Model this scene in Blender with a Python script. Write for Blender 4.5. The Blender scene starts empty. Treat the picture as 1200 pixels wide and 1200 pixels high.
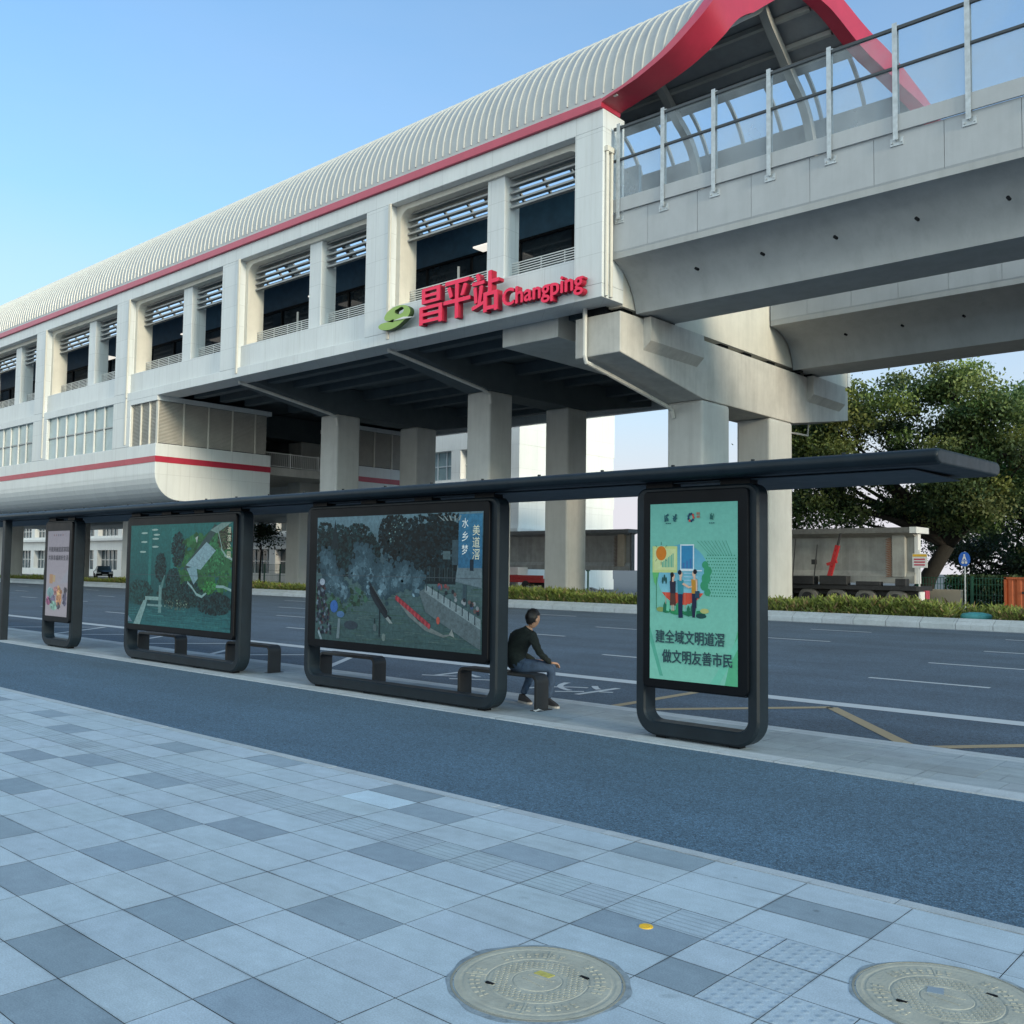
import bpy, bmesh, math, random
import numpy as np
from mathutils import Vector, Matrix
R = math.radians
scn = bpy.context.scene
COL = scn.collection
rnd = random.Random(7)

# ------------------------------------------------------------------ helpers
def s2l(c):
    return tuple((x / 12.92 if x <= .04045 else ((x + .055) / 1.055) ** 2.4) for x in c)
def rgb(r, g, b):
    return s2l((r / 255, g / 255, b / 255))

def tag(o, label=None, cat=None, group=None, kind=None):
    if label: o['label'] = label
    if cat: o['category'] = cat
    if group: o['group'] = group
    if kind: o['kind'] = kind
    return o
def thing(name, label, cat, loc=(0, 0, 0), group=None):
    o = bpy.data.objects.new(name, None)
    o.empty_display_size = .2
    COL.objects.link(o)
    o.location = loc
    return tag(o, label, cat, group)
def copy_tree(o, parent=None, M=None):
    c = o.copy(); COL.objects.link(c)
    if parent: c.parent = parent
    for ch in list(o.children):
        copy_tree(ch, c)
    return c

class MB:
    def __init__(s): s.v = []; s.f = []; s.m = []; s.c = []
    def face(s, pts, mi=0, col=None):
        n = len(s.v); s.v += [tuple(p) for p in pts]; s.f.append(list(range(n, n + len(pts)))); s.m.append(mi); s.c.append(col)
    def solid(s, loops, mi=0, cap=True, closed=True, col=None):
        """loops: list of equal-length point rings"""
        n0 = len(s.v); k = len(loops[0])
        for L in loops: s.v += [tuple(p) for p in L]
        for a in range(len(loops) - 1):
            for i in range(k if closed else k - 1):
                j = (i + 1) % k
                s.f.append([n0 + a * k + i, n0 + a * k + j, n0 + (a + 1) * k + j, n0 + (a + 1) * k + i]); s.m.append(mi); s.c.append(col)
        if cap:
            s.f.append([n0 + i for i in range(k)][::-1]); s.m.append(mi); s.c.append(col)
            s.f.append([n0 + (len(loops) - 1) * k + i for i in range(k)]); s.m.append(mi); s.c.append(col)
    def box(s, x0, x1, y0, y1, z0, z1, mi=0, col=None):
        s.solid([[(x0, y0, z0), (x1, y0, z0), (x1, y1, z0), (x0, y1, z0)], [(x0, y0, z1), (x1, y0, z1), (x1, y1, z1), (x0, y1, z1)]], mi, col=col)
    def px(s, poly, x0, x1, mi=0):
        s.solid([[(x0, y, z) for y, z in poly], [(x1, y, z) for y, z in poly]], mi)
    def py(s, poly, y0, y1, mi=0, col=None):
        s.solid([[(x, y0, z) for x, z in poly], [(x, y1, z) for x, z in poly]], mi, col=col)
    def pz(s, poly, z0, z1, mi=0):
        s.solid([[(x, y, z0) for x, y in poly], [(x, y, z1) for x, y in poly]], mi)
    def tube(s, path, r, n=8, mi=0, cap=True):
        P = [Vector(p) for p in path]; loops = []
        for i, p in enumerate(P):
            d = (P[min(i + 1, len(P) - 1)] - P[max(i - 1, 0)]).normalized()
            a = d.cross(Vector((0, 0, 1)))
            if a.length < .05: a = d.cross(Vector((0, 1, 0)))
            a.normalize(); b = d.cross(a).normalized()
            rr = r[i] if isinstance(r, (list, tuple)) else r
            loops.append([p + a * (rr * math.cos(2 * math.pi * k / n)) + b * (rr * math.sin(2 * math.pi * k / n)) for k in range(n)])
        s.solid(loops, mi, cap)
    def bar(s, p, q, w, h, mi=0):
        p = Vector(p); q = Vector(q); d = (q - p).normalized()
        a = d.cross(Vector((0, 0, 1)))
        if a.length < .05: a = Vector((1, 0, 0))
        a.normalize(); b = a.cross(d).normalized()
        L = lambda c: [c + a * (w / 2 * i) + b * (h / 2 * j) for i, j in ((-1, -1), (1, -1), (1, 1), (-1, 1))]
        s.solid([L(p), L(q)], mi)
    def build(s, name, mats, parent=None, bevel=0, seg=2, smooth=False, recalc=True):
        me = bpy.data.meshes.new(name)
        me.from_pydata(s.v, [], s.f)
        mats = mats if isinstance(mats, (list, tuple)) else [mats]
        for m in mats: me.materials.append(m)
        me.polygons.foreach_set('material_index', s.m)
        if any(c is not None for c in s.c):
            at = me.color_attributes.new('Col', 'FLOAT_COLOR', 'CORNER')
            arr = []
            for f, c in zip(s.f, s.c):
                c = c or (1, 1, 1)
                arr += [c[0], c[1], c[2], 1.0] * len(f)
            at.data.foreach_set('color', arr)
        if recalc:
            bm = bmesh.new(); bm.from_mesh(me); bmesh.ops.recalc_face_normals(bm, faces=bm.faces); bm.to_mesh(me); bm.free()
        if smooth:
            me.polygons.foreach_set('use_smooth', [True] * len(me.polygons))
        o = bpy.data.objects.new(name, me); COL.objects.link(o)
        if parent:
            o.parent = parent
            o.matrix_parent_inverse = Matrix.Translation(-Vector(parent.location))if parent.type == 'EMPTY' and not parent.parent else Matrix.Identity(4)
        if bevel:
            b = o.modifiers.new('bevel', 'BEVEL'); b.width = bevel; b.segments = seg; b.limit_method = 'ANGLE'; b.angle_limit = R(40)
            if hasattr(b, 'harden_normals'): b.harden_normals = False
        return o
def build_each(mb, name, mats, parent=None, **kw):
    """one object per connected piece"""
    par = list(range(len(mb.v)))
    def find(a):
        while par[a] != a: par[a] = par[par[a]]; a = par[a]
        return a
    for f in mb.f:
        for i in f[1:]: par[find(i)] = find(f[0])
    groups = {}
    for k, f in enumerate(mb.f): groups.setdefault(find(f[0]), []).append(k)
    out = []
    for ks_ in groups.values():
        q = MB(); ids = {}
        for k in ks_:
            nf = []
            for i in mb.f[k]:
                if i not in ids: ids[i] = len(q.v); q.v.append(mb.v[i])
                nf.append(ids[i])
            q.f.append(nf); q.m.append(mb.m[k]); q.c.append(mb.c[k])
        out.append(q.build(name, mats, parent, **kw))
    return out
def struct(o, label=None):
    o['kind'] = 'structure'
    if label: o['label'] = label
    return o

def text_mesh(name, body, mat, x0, x1, z0, z1, y, depth, parent=None, bold=0.0, fit=None, res=4, hz=False):
    """lettering standing in an XZ plane, reading towards -Y"""
    cu = bpy.data.curves.new(name, 'FONT'); cu.body = body; cu.size = 1; cu.resolution_u = res
    o = bpy.data.objects.new(name, cu); COL.objects.link(o)
    dg = bpy.context.evaluated_depsgraph_get(); dg.update()
    me = bpy.data.meshes.new_from_object(o.evaluated_get(dg))
    bpy.data.objects.remove(o); bpy.data.curves.remove(cu)
    xs = [v.co.x for v in me.vertices]; ys = [v.co.y for v in me.vertices]
    if not xs: return None
    ax, bx, ay, by = min(xs), max(xs), min(ys), max(ys)
    if fit: ay, by = fit
    V = [(x0 + (v.co.x - ax) / (bx - ax) * (x1 - x0), z0 + (v.co.y - ay) / (by - ay) * (z1 - z0)) for v in me.vertices]
    F = [list(p.vertices) for p in me.polygons]
    bpy.data.meshes.remove(me)
    mall = MB(); bb = bold * (z1 - z0)
    for k_, (sx, sz) in enumerate(((0, 0),) if not bold else ((0, 0), (bb, 0), (-bb, 0), (0, bb * .8 * (not hz)), (0, -bb * .8 * (not hz)), (bb * .5, bb * .35), (-bb * .5, -bb * .35))):
        m = glyph_solid([(a + sx, b + sz) for a, b in V], F, y + (0 if depth < .004 else 0), depth, k_)
        n = len(mall.v); mall.v += m.v; mall.f += [[i + n for i in f] for f in m.f]; mall.m += [0] * len(F) + [1] * (len(m.f) - len(F))
    if not isinstance(mat, (list, tuple)): mall.m = [0] * len(mall.f)
    mall.c = [None] * len(mall.f)
    return mall.build(name, mat, parent, recalc=False)
def glyph_solid(V, F, y, depth, k_):
    depth = depth + k_ * (.0012 if depth > .004 else .00012)
    m = MB(); n = len(V)
    m.v = [(a, y - depth, b) for a, b in V]
    m.f = [f for f in F]; 
    if depth > .004:
        m.v += [(a, y, b) for a, b in V]
        ed = {}
        for f in F:
            for i in range(len(f)):
                e = (f[i], f[(i + 1) % len(f)]); k = tuple(sorted(e)); ed.setdefault(k, []).append(e)
        for k, es in ed.items():
            if len(es) == 1:
                a, b = es[0]; m.f.append([a, a + n, b + n, b])
    return m

# ------------------------------------------------------------------ materials
class NT:
    def __init__(s, name):
        s.mat = bpy.data.materials.new(name); s.mat.use_nodes = True
        s.t = s.mat.node_tree; s.b = s.t.nodes['Principled BSDF']; s.out = s.t.nodes['Material Output']
    def n(s, typ, **kw):
        nd = s.t.nodes.new(typ)
        for k, v in kw.items():
            if k in nd.inputs.keys() if isinstance(k, str) else False: nd.inputs[k].default_value = v
            else: setattr(nd, k, v)
        return nd
    def l(s, a, b): s.t.links.new(a, b)
    def obj(s):
        if not hasattr(s, '_o'): s._o = s.t.nodes.new('ShaderNodeNewGeometry').outputs['Position']
        return s._o
    def math(s, op, a, b=None, c=None):
        nd = s.t.nodes.new('ShaderNodeMath'); nd.operation = op
        for i, x in enumerate((a, b, c)):
            if x is None: continue
            if isinstance(x, (int, float)): nd.inputs[i].default_value = x
            else: s.l(x, nd.inputs[i])
        return nd.outputs[0]
    def noise(s, scale, detail=4, rough=.6, vec=None, stretch=None):
        nd = s.t.nodes.new('ShaderNodeTexNoise'); nd.inputs['Scale'].default_value = scale; nd.inputs['Detail'].default_value = detail; nd.inputs['Roughness'].default_value = rough
        v = vec or s.obj()
        if stretch:
            mp = s.t.nodes.new('ShaderNodeMapping'); mp.inputs['Scale'].default_value = stretch; s.l(v, mp.inputs['Vector']); v = mp.outputs[0]
        s.l(v, nd.inputs['Vector']); return nd.outputs['Fac']
    def ramp(s, f, stops):
        nd = s.t.nodes.new('ShaderNodeValToRGB'); e = nd.color_ramp.elements
        while len(e) < len(stops): e.new(.5)
        for el, (p, c) in zip(e, stops): el.position = p; el.color = (*c, 1) if len(c) == 3 else c
        s.l(f, nd.inputs[0]); return nd.outputs[0]
    def mix(s, f, a, b, mode='MIX'):
        nd = s.t.nodes.new('ShaderNodeMix'); nd.data_type = 'RGBA'; nd.blend_type = mode
        for i, x in ((0, f), (6, a), (7, b)):
            if isinstance(x, (int, float)): nd.inputs[i].default_value = x
            elif isinstance(x, tuple): nd.inputs[i].default_value = (*x[:3], 1)
            else: s.l(x, nd.inputs[i])
        return nd.outputs[2]
    def bump(s, h, strength=.3, dist=.01):
        nd = s.t.nodes.new('ShaderNodeBump'); nd.inputs['Strength'].default_value = strength; nd.inputs['Distance'].default_value = dist
        s.l(h, nd.inputs['Height']); s.l(nd.outputs[0], s.b.inputs['Normal']); return nd
    def base(s, c):
        if isinstance(c, tuple): s.b.inputs['Base Color'].default_value = (*c, 1)
        else: s.l(c, s.b.inputs['Base Color'])
    def set(s, **k):
        for a, v in k.items(): s.b.inputs[a.replace('_', ' ')].default_value = v
        return s.mat
    def xyz(s):
        if not hasattr(s, '_x'):
            nd = s.t.nodes.new('ShaderNodeSeparateXYZ'); s.l(s.obj(), nd.inputs[0]); s._x = nd.outputs
        return s._x
    def line(s, coord, period, width, offset=0.0):
        """1 on thin joint lines"""
        a = s.math('ADD', coord, -offset); a = s.math('DIVIDE', a, period); a = s.math('FRACT', a)
        return s.math('LESS_THAN', a, width / period)

def plain(name, c, rough=.6, metal=0, var=.12, scale=2.0, grime=0.0, bump=0.0, bscale=60, **kw):
    t = NT(name)
    f = t.noise(scale, 5, .65)
    lo = tuple(x * (1 - var) for x in c); hi = tuple(min(1, x * (1 + var)) for x in c)
    col = t.ramp(f, [(.3, lo), (.7, hi)])
    if grime:
        g = t.noise(1.2, 6, .7, stretch=(1.5, 1.5, .12)); g = t.ramp(g, [(.45, (1, 1, 1)), (.75, (1 - grime,) * 3)])
        col = t.mix(1.0, col, g, 'MULTIPLY')
    t.base(col)
    rr = t.math('MULTIPLY_ADD', t.noise(scale * 3, 3), .2, rough - .1); t.l(rr, t.b.inputs['Roughness'])
    if bump: t.bump(t.noise(bscale, 3), bump, .01)
    return t.set(Metallic=metal, **kw)

def panel_mat(name, c, px, pz, ox=0, oz=0, grime=.12, rough=.42):
    """aluminium cladding panels with dark joints"""
    t = NT(name); X = t.xyz()
    h = t.math('ADD', X[0], X[1])
    j = t.math('MAXIMUM', t.line(h, px, .022, ox), t.line(X[2], pz, .022, oz))
    # panel tone
    ix = t.math('FLOOR', t.math('DIVIDE', t.math('ADD', h, -ox), px)); iz = t.math('FLOOR', t.math('DIVIDE', t.math('ADD', X[2], -oz), pz))
    cb = t.t.nodes.new('ShaderNodeCombineXYZ'); t.l(ix, cb.inputs[0]); t.l(iz, cb.inputs[1])
    wn = t.t.nodes.new('ShaderNodeTexWhiteNoise'); t.l(cb.outputs[0], wn.inputs['Vector'])
    tone = t.math('MULTIPLY_ADD', wn.outputs['Value'], .05, .965)
    f = t.noise(.7, 5, .7, stretch=(1, 1, .35)); st = t.ramp(f, [(.35, (1, 1, 1)), (.8, (1 - grime, 1 - grime, 1 - grime * .9))]); rs = t.ramp(t.noise(2.6, 5, .75, stretch=(2.2, 2.2, .10)), [(.50, (1, 1, 1)), (.78, (.89, .885, .865))]); st = t.mix(1.0, st, rs, 'MULTIPLY')
    col = t.mix(1.0, c, st, 'MULTIPLY')
    cc = t.t.nodes.new('ShaderNodeCombineXYZ')
    for i in range(3): t.l(tone, cc.inputs[i])
    col = t.mix(1.0, col, cc.outputs[0], 'MULTIPLY')
    col = t.mix(t.math('MULTIPLY', j, .33), col, tuple(x * .35 for x in c))
    t.base(col)
    return t.set(Roughness=rough)

M = {}
M['panel'] = panel_mat('white_cladding', (.70, .73, .74), 1.5, 1.18, .1, 12.62)
M['panel_low'] = panel_mat('white_cladding_lower', (.70, .72, .715), 1.5, 1.9, .1, 9.15)
M['cream'] = plain('cream_trim', (.66, .63, .56), .5, var=.05, grime=.12)
M['concrete'] = plain('cast_concrete', (.53, .515, .48), .85, var=.10, scale=1.2, grime=.22, bump=.15, bscale=25)
M['girder'] = plain('girder_concrete', (.41, .425, .43), .8, var=.07, scale=.8, grime=.15, bump=.08, bscale=25)
M['column'] = plain('column_concrete', (.52, .53, .515), .8, var=.07, scale=1.0, grime=.15, bump=.08, bscale=25)
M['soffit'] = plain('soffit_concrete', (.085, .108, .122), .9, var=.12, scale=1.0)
M['roofmetal'] = plain('roof_sheet', (.46, .475, .475), .42, .25, var=.06, scale=1.5, grime=.10)
M['rib'] = plain('roof_seam', (.50, .505, .49), .4, .1, var=.05)
M['rooflining'] = plain('roof_lining', (.30, .31, .32), .6, .2, var=.1)
M['steel'] = plain('painted_steel', (.42, .42, .40), .5, .1, var=.08)
M['red'] = plain('red_trim', (.42, .025, .055), .38, 0, var=.08, scale=1.0, grime=.1)
M['redpink'] = plain('pale_red_trim', (.52, .075, .125), .35, 0, var=.06, grime=.08)
M['louvre'] = plain('louvre_metal', (.36, .37, .37), .5, .3, var=.1)
M['screenlouvre'] = plain('pale_louvre', (.50, .48, .44), .5, var=.08)
M['rail'] = plain('white_rail', (.68, .68, .66), .4, .1, var=.05)
M['darkglass'] = plain('dark_glass', (.012, .022, .032), .08, 0, var=.3)
M['bluepanel'] = plain('dark_blue_panel', (.030, .085, .150), .35, .1, var=.2)
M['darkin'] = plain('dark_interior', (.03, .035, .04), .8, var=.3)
M['winglass'] = plain('pale_window', (.36, .46, .48), .12, .0, var=.25, scale=.35)
M['galv'] = plain('galvanised_steel', (.46, .50, .53), .42, .55, var=.18, scale=6)
M['darkrail'] = plain('dark_handrail', (.06, .07, .08), .4, .4, var=.1)
M['shelter'] = plain('shelter_paint', (.0095, .017, .0245), .45, 0, var=.2, scale=3, grime=.2, Specular_IOR_Level=.22)
M['soffitgrey'] = plain('canopy_underside', (.040, .058, .075), .6, .0, var=.1)
M['black'] = plain('black_bezel', (.003, .0045, .007), .4, 0, var=.3, Specular_IOR_Level=.12)
M['bench'] = plain('bench_metal', (.017, .018, .020), .5, .0, var=.15, scale=5)
M['signred'] = plain('sign_red', (1.0, .008, .085), .4, var=.05)
M['signdark'] = plain('sign_edge_red', (.34, .006, .03), .5, var=.1)
M['signgreen'] = plain('emblem_green', (.30, .46, .10), .4, var=.06)
M['emblemedge'] = plain('emblem_edge', (.05, .09, .025), .5, var=.1)
M['white'] = plain('white_paint', (.74, .74, .73), .5, var=.06)
M['pipe'] = plain('white_pipe', (.60, .60, .57), .45, var=.08, grime=.15)
M['rubber'] = plain('tyre_rubber', (.035, .034, .033), .9, var=.2, scale=8)
M['deckblack'] = plain('trailer_black', (.022, .023, .026), .6, var=.3, scale=5)
M['wheelgrey'] = plain('wheel_dust', (.14, .135, .125), .8, var=.2, scale=8)
M['beam'] = plain('precast_concrete', (.34, .34, .32), .9, var=.16, scale=1.5, grime=.3, bump=.1, bscale=30)
M['beamdark'] = plain('precast_flange', (.15, .15, .145), .9, var=.2, scale=6)
M['rust'] = plain('rusty_rebar', (.16, .075, .04), .9, var=.3, scale=20)
M['beige'] = plain('beige_formwork', (.44, .37, .28), .8, var=.1)
M['orange'] = plain('orange_container', (.48, .11, .035), .6, var=.15, scale=3, grime=.15)
M['green'] = plain('green_fence', (.015, .10, .06), .5, var=.15)
M['teal'] = plain('teal_cover', (.06, .28, .30), .6, var=.2, scale=6)
M['blue'] = plain('sign_blue', (.01, .12, .55), .4, var=.05)
M['redcar'] = plain('red_paint', (.42, .015, .02), .3, var=.05)
M['carblack'] = plain('black_car_paint', (.012, .014, .018), .15, .1, var=.1, Coat_Weight=.6)
M['yellow'] = plain('yellow_disc', (.75, .45, .03), .5, var=.1, scale=20)
M['bark'] = plain('bark', (.020, .017, .014), .95, var=.3, scale=6, bump=.5, bscale=14)
M['skin'] = plain('skin', (.42, .25, .17), .55, var=.05)
M['hair'] = plain('black_hair', (.010, .009, .009), .5, var=.3, scale=60)
M['sweater'] = plain('dark_green_sweater', (.011, .017, .016), .95, var=.3, scale=25, bump=.4, bscale=90)
M['jeans'] = plain('blue_jeans', (.036, .064, .115), .9, var=.3, scale=14, bump=.3, bscale=160)
M['shoe'] = plain('dark_shoe', (.03, .028, .03), .7, var=.2)
M['sole'] = plain('pale_sole', (.42, .40, .38), .8, var=.1)
M['lamp'] = NT('ceiling_lamp').set(Emission_Color=(1, .95, .85, 1), Emission_Strength=.9)

def glass_mat(name, tint, transp, rough=.05):
    t = NT(name); t.base(tint); t.set(Roughness=rough)
    tr = t.t.nodes.new('ShaderNodeBsdfTransparent'); tr.inputs[0].default_value = (.93, .96, .98, 1)
    mx = t.t.nodes.new('ShaderNodeMixShader')
    f = t.noise(.55, 4, .6); f = t.ramp(f, [(.3, (transp + .08,) * 3), (.75, (transp - .10,) * 3)])
    t.l(f, mx.inputs[0]); t.l(t.b.outputs[0], mx.inputs[1]); t.l(tr.outputs[0], mx.inputs[2]); t.l(mx.outputs[0], t.out.inputs[0])
    return t.mat
M['barrierglass'] = glass_mat('hazy_barrier_glass', (.62, .70, .76), .90, .3)
M['barrierlow'] = glass_mat('cloudy_barrier_glass', (.55, .62, .68), .74, .35)
M['clearglass'] = glass_mat('clear_glass', (.5, .6, .65), .85)

def picture_mat(name, coat=.35, rough=.35, fine=.12, dim=1.0):
    t = NT(name)
    a = t.t.nodes.new('ShaderNodeAttribute'); a.attribute_name = 'Col'
    f = t.noise(22, 5, .7); g = t.ramp(f, [(.3, ((1 - fine * 1.6) * dim,) * 3), (.7, ((1 + fine) * dim,) * 3)])
    t.base(t.mix(1.0, a.outputs['Color'], g, 'MULTIPLY'))
    return t.set(Roughness=rough, Coat_Weight=coat, Coat_Roughness=.06, Specular_IOR_Level=.2)
M['pic'] = picture_mat('printed_picture', .0, .5, .22, .66)
M['poster'] = picture_mat('printed_poster', .0, .5, .06, .74)
M['ink'] = plain('dark_green_ink', rgb(22, 60, 72), .5, var=.05)
M['inkblack'] = plain('dark_ink', rgb(62, 58, 70), .5, var=.05)
M['inkwhite'] = plain('white_ink', rgb(215, 222, 222), .5, var=.05)
M['inkgold'] = plain('pale_gold_ink', rgb(205, 205, 180), .5, var=.05)

def leaf_mat(name, trans=.25):
    t = NT(name)
    a = t.t.nodes.new('ShaderNodeAttribute'); a.attribute_name = 'Col'
    t.base(a.outputs['Color']); t.set(Roughness=.6)
    tl = t.t.nodes.new('ShaderNodeBsdfTranslucent'); t.l(a.outputs['Color'], tl.inputs[0])
    mx = t.t.nodes.new('ShaderNodeMixShader'); mx.inputs[0].default_value = trans
    t.l(t.b.outputs[0], mx.inputs[1]); t.l(tl.outputs[0], mx.inputs[2]); t.l(mx.outputs[0], t.out.inputs[0])
    return t.mat
M['leaf'] = leaf_mat('leaves')

# ------------------------------------------------------------------ camera, world, sun
YAW, PIT, ROL, FOC = 7.30714341e-01, 5.86231838e-02, 1.31848067e-02, 1.12570197e+03
fw = Vector((-math.sin(YAW) * math.cos(PIT), math.cos(YAW) * math.cos(PIT), math.sin(PIT)))
rt = Vector((math.cos(YAW), math.sin(YAW), 0)); up = rt.cross(fw)
r2 = rt * math.cos(ROL) + up * math.sin(ROL); u2 = -rt * math.sin(ROL) + up * math.cos(ROL)
cd = bpy.data.cameras.new('camera'); cam = bpy.data.objects.new('camera', cd); COL.objects.link(cam)
cam.matrix_world = Matrix(((r2.x, u2.x, -fw.x, 0), (r2.y, u2.y, -fw.y, 0), (r2.z, u2.z, -fw.z, 1.8), (0, 0, 0, 1)))
cd.sensor_width = 36; cd.sensor_fit = 'HORIZONTAL'; cd.lens = 36 * FOC / 1200; cd.clip_end = 9000; cd.clip_start = .05
scn.camera = cam

SUN_EL, SUN_DIR = R(12), Vector((.985, -.15, 0)).normalized()
w = bpy.data.worlds.new('World'); scn.world = w; w.use_nodes = True
nt = w.node_tree; bg = nt.nodes['Background']
sky = nt.nodes.new('ShaderNodeTexSky'); sky.sky_type = 'NISHITA'; sky.sun_disc = False
sky.sun_elevation = SUN_EL; sky.sun_rotation = math.atan2(SUN_DIR.x, SUN_DIR.y); sky.altitude = 0; sky.air_density = 1.0; sky.dust_density = 2.2; sky.ozone_density = 2.0
gain = nt.nodes.new('ShaderNodeMix'); gain.data_type = 'RGBA'; gain.blend_type = 'MULTIPLY'; gain.inputs[0].default_value = 1; gain.inputs[7].default_value = (1.16, 1.98, 2.32, 1)
nt.links.new(sky.outputs[0], gain.inputs[6])
tc = nt.nodes.new('ShaderNodeTexCoord'); sx = nt.nodes.new('ShaderNodeSeparateXYZ'); nt.links.new(tc.outputs['Generated'], sx.inputs[0])
hz = nt.nodes.new('ShaderNodeValToRGB'); he = hz.color_ramp.elements
while len(he) < 5: he.new(.5)
for e_, (p_, v_) in zip(he, ((0, 1.0), (.06, 1.0), (.16, .62), (.34, .24), (.75, .06))): e_.position = p_; e_.color = (v_, v_, v_, 1)
nt.links.new(sx.outputs[2], hz.inputs[0])
hm = nt.nodes.new('ShaderNodeMix'); hm.data_type = 'RGBA'; hm.inputs[7].default_value = (5.35, 5.30, 5.70, 1)
cn = nt.nodes.new('ShaderNodeTexNoise'); cn.inputs['Scale'].default_value = 2.2; cn.inputs['Detail'].default_value = 6; cn.inputs['Roughness'].default_value = .6
mp_ = nt.nodes.new('ShaderNodeMapping'); mp_.inputs['Scale'].default_value = (1, 1, 3.2); nt.links.new(tc.outputs['Generated'], mp_.inputs[0]); nt.links.new(mp_.outputs[0], cn.inputs['Vector'])
ca = nt.nodes.new('ShaderNodeMath'); ca.operation = 'MULTIPLY_ADD'; ca.inputs[1].default_value = .16; ca.inputs[2].default_value = -.06; nt.links.new(cn.outputs['Fac'], ca.inputs[0])
cb_ = nt.nodes.new('ShaderNodeMath'); cb_.operation = 'ADD'; cb_.use_clamp = True; nt.links.new(hz.outputs[0], cb_.inputs[0]); nt.links.new(ca.outputs[0], cb_.inputs[1])
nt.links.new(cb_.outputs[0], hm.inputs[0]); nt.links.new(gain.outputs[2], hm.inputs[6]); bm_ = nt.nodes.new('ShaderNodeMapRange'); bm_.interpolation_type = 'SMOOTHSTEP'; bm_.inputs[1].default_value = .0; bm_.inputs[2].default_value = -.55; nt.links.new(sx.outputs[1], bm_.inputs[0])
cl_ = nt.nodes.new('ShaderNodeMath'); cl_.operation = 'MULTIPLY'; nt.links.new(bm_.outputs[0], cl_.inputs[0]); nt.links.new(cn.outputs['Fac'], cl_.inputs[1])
ad_ = nt.nodes.new('ShaderNodeMix'); ad_.data_type = 'RGBA'; ad_.blend_type = 'ADD'; ad_.inputs[7].default_value = (8.8, 8.6, 5.9, 1)  # warm-white glow added to the sky behind the camera to brighten facade and ground
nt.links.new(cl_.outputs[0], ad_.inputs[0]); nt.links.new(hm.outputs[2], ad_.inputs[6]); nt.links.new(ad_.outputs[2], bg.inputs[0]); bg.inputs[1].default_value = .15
sd = bpy.data.lights.new('sun', 'SUN'); sd.energy = 2.5; sd.angle = R(8); sd.color = (1, .84, .62)
sun = bpy.data.objects.new('sun', sd); COL.objects.link(sun)
dirv = Vector((SUN_DIR.x * math.cos(SUN_EL), SUN_DIR.y * math.cos(SUN_EL), math.sin(SUN_EL)))
sun.rotation_euler = dirv.to_track_quat('Z', 'Y').to_euler(); sun.location = (40, 10, 60)
scn.view_settings.view_transform = 'Standard'; scn.view_settings.look = 'None'; scn.view_settings.exposure = 0; scn.view_settings.gamma = 1
scn.cycles.max_bounces = 6; scn.cycles.diffuse_bounces = 3; scn.cycles.transparent_max_bounces = 12

# ------------------------------------------------------------------ ground and roads
def asphalt(name, c, scale, patch, spec=.45):
    t = NT(name)
    f = t.noise(scale, 3, .7); g = t.noise(.45, 5, .65); v = t.t.nodes.new('ShaderNodeTexVoronoi'); v.inputs['Scale'].default_value = scale * .8; t.l(t.obj(), v.inputs['Vector'])
    col = t.ramp(f, [(.30, tuple(x * .45 for x in c)), (.5, c), (.72, tuple(min(1, x * 1.9) for x in c))])
    pt = t.ramp(g, [(.3, (1 - patch,) * 3), (.7, (1 + patch,) * 3)])
    col = t.mix(1.0, col, pt, 'MULTIPLY')
    ws = t.noise(.25, 4, .6, stretch=(.25, 3, 1)); ws = t.ramp(ws, [(.35, (1 - patch * .6,) * 3), (.65, (1 + patch * .6,) * 3)])
    col = t.mix(1.0, col, ws, 'MULTIPLY')
    s2 = t.noise(scale * .5, 2, .6); col = t.mix(1.0, col, t.ramp(s2, [(.34, (.56, .56, .56)), (.5, (1, 1, 1)), (.66, (1.42, 1.42, 1.42))]), 'MULTIPLY')
    lg = t.ramp(t.noise(.8, 6, .8, stretch=(.35, 1.6, 1)), [(.58, (0, 0, 0)), (.75, (.30, .30, .30))]); col = t.mix(lg, col, tuple(min(1, x * 1.9) for x in c))
    dk = t.ramp(t.noise(.35, 5, .7, stretch=(.2, 2.0, 1)), [(.56, (0, 0, 0)), (.72, (.45, .45, .45))]); col = t.mix(dk, col, tuple(x * .5 for x in c))
    t.base(col)
    t.bump(v.outputs['Distance'], .55, .006)
    return t.set(Roughness=.85)
M['asphalt'] = asphalt('road_asphalt', (.058, .090, .130), 70, .18)
M['cycle'] = asphalt('cycle_lane_asphalt', (.058, .112, .170), 95, .12)
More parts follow.
